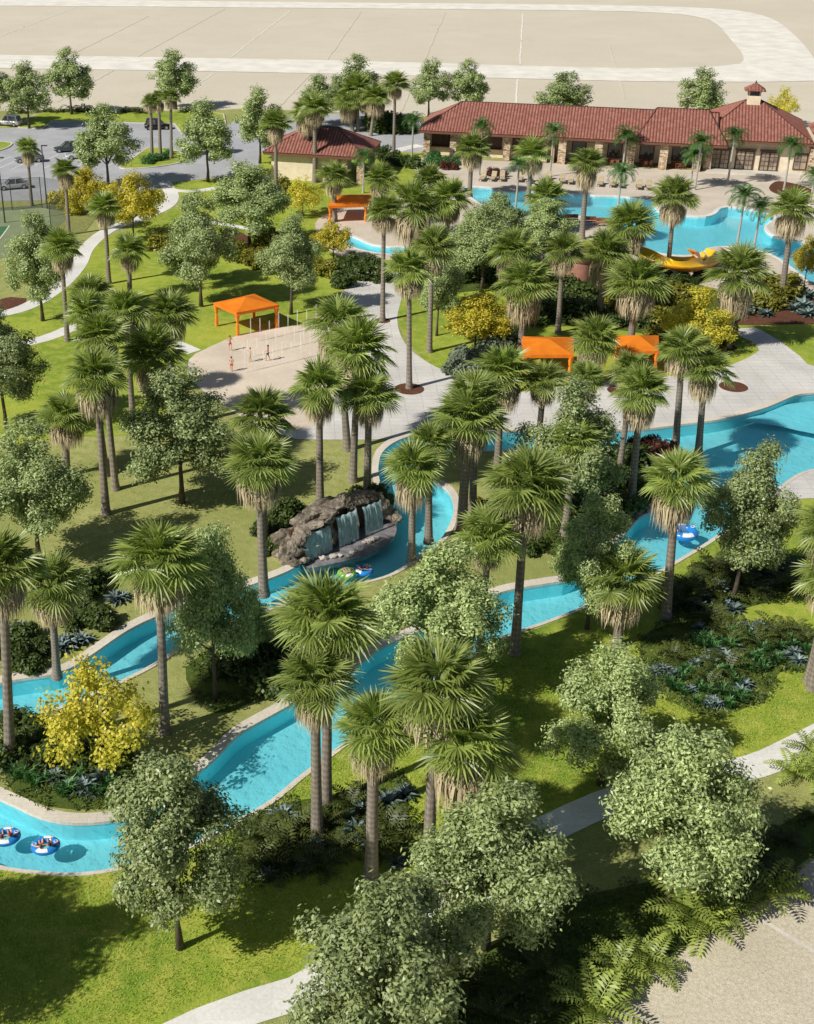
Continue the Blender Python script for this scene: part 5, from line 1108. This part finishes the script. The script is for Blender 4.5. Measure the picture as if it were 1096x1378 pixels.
# ------------------------------------------------------------------ loungers, benches
def lounger_proto():
    t_ = thing('sun_lounger', 'tan sun lounger in the row between pool and clubhouse', 'lounger', (0, 0, 0), 0, 'loungers along the pool')
    f_ = MB(); f_.box((-.33, 0, .3), (.05, 1.9, .06)); f_.box((.33, 0, .3), (.05, 1.9, .06)); f_.box((0, -.93, .3), (.61, .05, .06)); f_.box((0, .93, .3), (.61, .05, .06)); f_.build('frame', METAL, t_)
    for sx_ in (-.33, .33):
        for sy_ in (-.85, .8): MB().box((sx_, sy_, .135), (.05, .05, .27)).build('leg', METAL, t_)
    MB().box((0, -.35, .38), (.66, 1.2, .1)).build('mattress', CUSH, t_, bevel=.025)
    b_ = MB().box((0, .36, 0), (.66, .78, .1)).build('backrest', CUSH, t_, bevel=.025); b_.location = (0, .22, .42); b_.rotation_euler = (R(52), 0, 0); return t_
LP_ = lounger_proto(); first = True
for px, py in ((650,243),(664,243),(676,243),(700,244),(713,246),(738,243),(757,246),(768,247),(825,251),(836,252),(860,254),(873,255),(888,262),(808,250)):
    o = LP_ if first else copy_tree(LP_); first = False; x, y = G(px, py); o.location = (x, y, .05); o.scale = (1.15,) * 3; o.rotation_euler = (0, 0, R(-13.8 + random.uniform(-8, 8)))
for k, (px, py) in enumerate(((768, 300), (792, 303), (812, 305))):
    x, y = G(px, py); t_ = thing('bench', ['brown bench near the pool, beside the low wall, left one', 'brown bench near the pool, middle of three', 'brown bench near the pool, right one nearest the slide'][k], 'bench', (x, y, .05), R(-4), 'benches at the pool')
    MB().box((0, 0, .45), (1.9, .5, .08)).build('seat', WOODB, t_); MB().box((0, .24, .8), (1.9, .06, .5)).build('backrest', WOODB, t_)
    for sx_ in (-.8, .8): MB().box((sx_, 0, .2), (.1, .45, .41)).build('leg', WOODB, t_)
# ------------------------------------------------------------------ cars
def car(label, px, py, rz, paint, suv=False):
    x, y = G(px, py); t_ = thing('parked_car', label, 'car', (x, y, .04), R(rz), 'cars in the car park'); z1 = .95 if suv else .85; zr = 1.72 if suv else 1.45
    def ringr(xx, hw, zb, zt, n=0.12): return [(xx, -hw, zb + n), (xx, -hw + n, zb), (xx, hw - n, zb), (xx, hw, zb + n), (xx, hw, zt - n), (xx, hw - n * 1.2, zt), (xx, -hw + n * 1.2, zt), (xx, -hw, zt - n)]
    b_ = MB(); b_.loft([ringr(-2.3, .72, .42, .78), ringr(-2.2, .84, .28, z1 - .02), ringr(-1.4, .9, .22, z1), ringr(.4, .9, .22, z1), ringr(1.2, .89, .22, z1 - .06), ringr(2.05, .84, .26, z1 - .2), ringr(2.28, .7, .38, .66)]); b_.build('body', paint, t_, True)
    xr = -2.05 if suv else -1.75
    g_ = MB(); rg_ = lambda xx, hw, z: [(xx, -hw, z), (xx, hw, z)]
    V = [(xr, -.8, z1 - .02), (xr, .8, z1 - .02), (1.05, .8, z1 - .04), (1.05, -.8, z1 - .04), (xr + (.25 if suv else .6), -.62, zr), (xr + (.25 if suv else .6), .62, zr), (.3, .62, zr), (.3, -.62, zr)]
    mesh_obj('windows', V, [(0, 1, 5, 4), (1, 2, 6, 5), (2, 3, 7, 6), (3, 0, 4, 7)], GLASS, t_)
    rx0, rx1 = V[4][0] - .05, V[6][0] + .06; r2 = MB().box(((rx0 + rx1) / 2, 0, zr + .02), (rx1 - rx0, 1.3, .07)); 
    for sx_, k in ((-1, 0), (1, 3)): r2.tube([V[k], V[k + 4]], .045, 6)
    for k in (1, 2): r2.tube([V[k], V[k + 4]], .045, 6)
    r2.box((-.35, .73, (z1 + zr) / 2), (.1, .2, zr - z1)); r2.box((-.35, -.73, (z1 + zr) / 2), (.1, .2, zr - z1)); r2.build('roof', paint, t_)
    for sx_ in (-1.42, 1.42):
        for sy_ in (-.82, .82):
            w_ = MB().tube([(sx_, sy_ - .11, .34), (sx_, sy_ + .11, .34)], .34, 18).build('wheel', BLACK, t_); MB().tube([(sx_, sy_ - .125, .34), (sx_, sy_ + .125, .34)], .21, 14).build('rim', RIM, w_)
    for sy_ in (-.6, .6): MB().box((2.2, sy_, .62), (.14, .3, .13)).build('headlight', WHITEV, t_, bevel=.02); MB().box((-2.26, sy_, .72), (.1, .28, .14)).build('taillight', RED, t_, bevel=.02)
    return t_
def paint(nm, c):
    t = NT(nm); f = t.noise(t.coord('Object'), 1.5, 3); t.base(t.ramp(f, [(.3, tuple(v_ * .93 for v_ in c)), (.7, c)])); t.rough(.28); t.bsdf.inputs['Metallic'].default_value = .35; t.bsdf.inputs['Coat Weight'].default_value = .6; return t.m
SILV = paint('silver_paint', (.55, .56, .57)); DKG = paint('dark_green_paint', (.06, .08, .075)); BLK = paint('black_paint', (.012, .012, .014)); LSIL = paint('pale_silver_paint', (.62, .63, .65)); GREYP = paint('grey_paint', (.2, .21, .22))
car('silver SUV parked at the top left corner of the car park', 13, 169, 160, SILV, True); car('black car parked behind the palm trio', 213, 174, 8, BLK, True); car('dark green-grey car parked beside the pale silver one', 92, 204, 192, DKG)
car('pale silver car parked under the shade tree', 108, 213, 196, LSIL); car('grey car half hidden behind the short palm at the fence', 40, 218, 192, GREYP); car('silver saloon parked nearest the court fence at left', 18, 254, 200, SILV)
# ------------------------------------------------------------------ court fence and light poles
fe = thing('court_fence', 'tall dark chain-link fence around the sports court at left', 'fence', (0, 0, 0)); FPTS = [Vector((*G(-160, 292), 0)), Vector((*G(-60, 287), 0)), Vector((*G(17, 283), 0)), Vector((*G(57, 280), 0)), Vector((*G(96, 287), 0)), Vector((*G(70, 318), 0))]
for p in FPTS: MB().tube([p, p + Vector((0, 0, 4.2))], .06, 8).build('post', METAL, fe)
for a, b in zip(FPTS[:-1], FPTS[1:]):
    L_ = (b - a).length; mesh_obj('mesh_panel', [a + Vector((0, 0, .05)), b + Vector((0, 0, .05)), b + Vector((0, 0, 4.1)), a + Vector((0, 0, 4.1))], [(0, 1, 2, 3)], LINK, fe, uvs=[(0, 0), (L_, 0), (L_, 4), (0, 4)])
    MB().tube([a + Vector((0, 0, 4.15)), b + Vector((0, 0, 4.15))], .03, 6).build('rail', METAL, fe)
for px, py, lb in ((64, 281, 'tall dark light pole at the court fence'), (7, 300, 'light pole of the court at the left edge')):
    x, y = G(px, py); lt = thing('light_pole', lb, 'light pole', (x, y, 0)); MB().tube([(0, 0, 0), (0, 0, 8.4)], [.11, .07], 8).build('pole', METAL, lt); MB().box((.35, 0, 8.4), (.8, .28, .12)).build('lamp_head', METAL, lt)
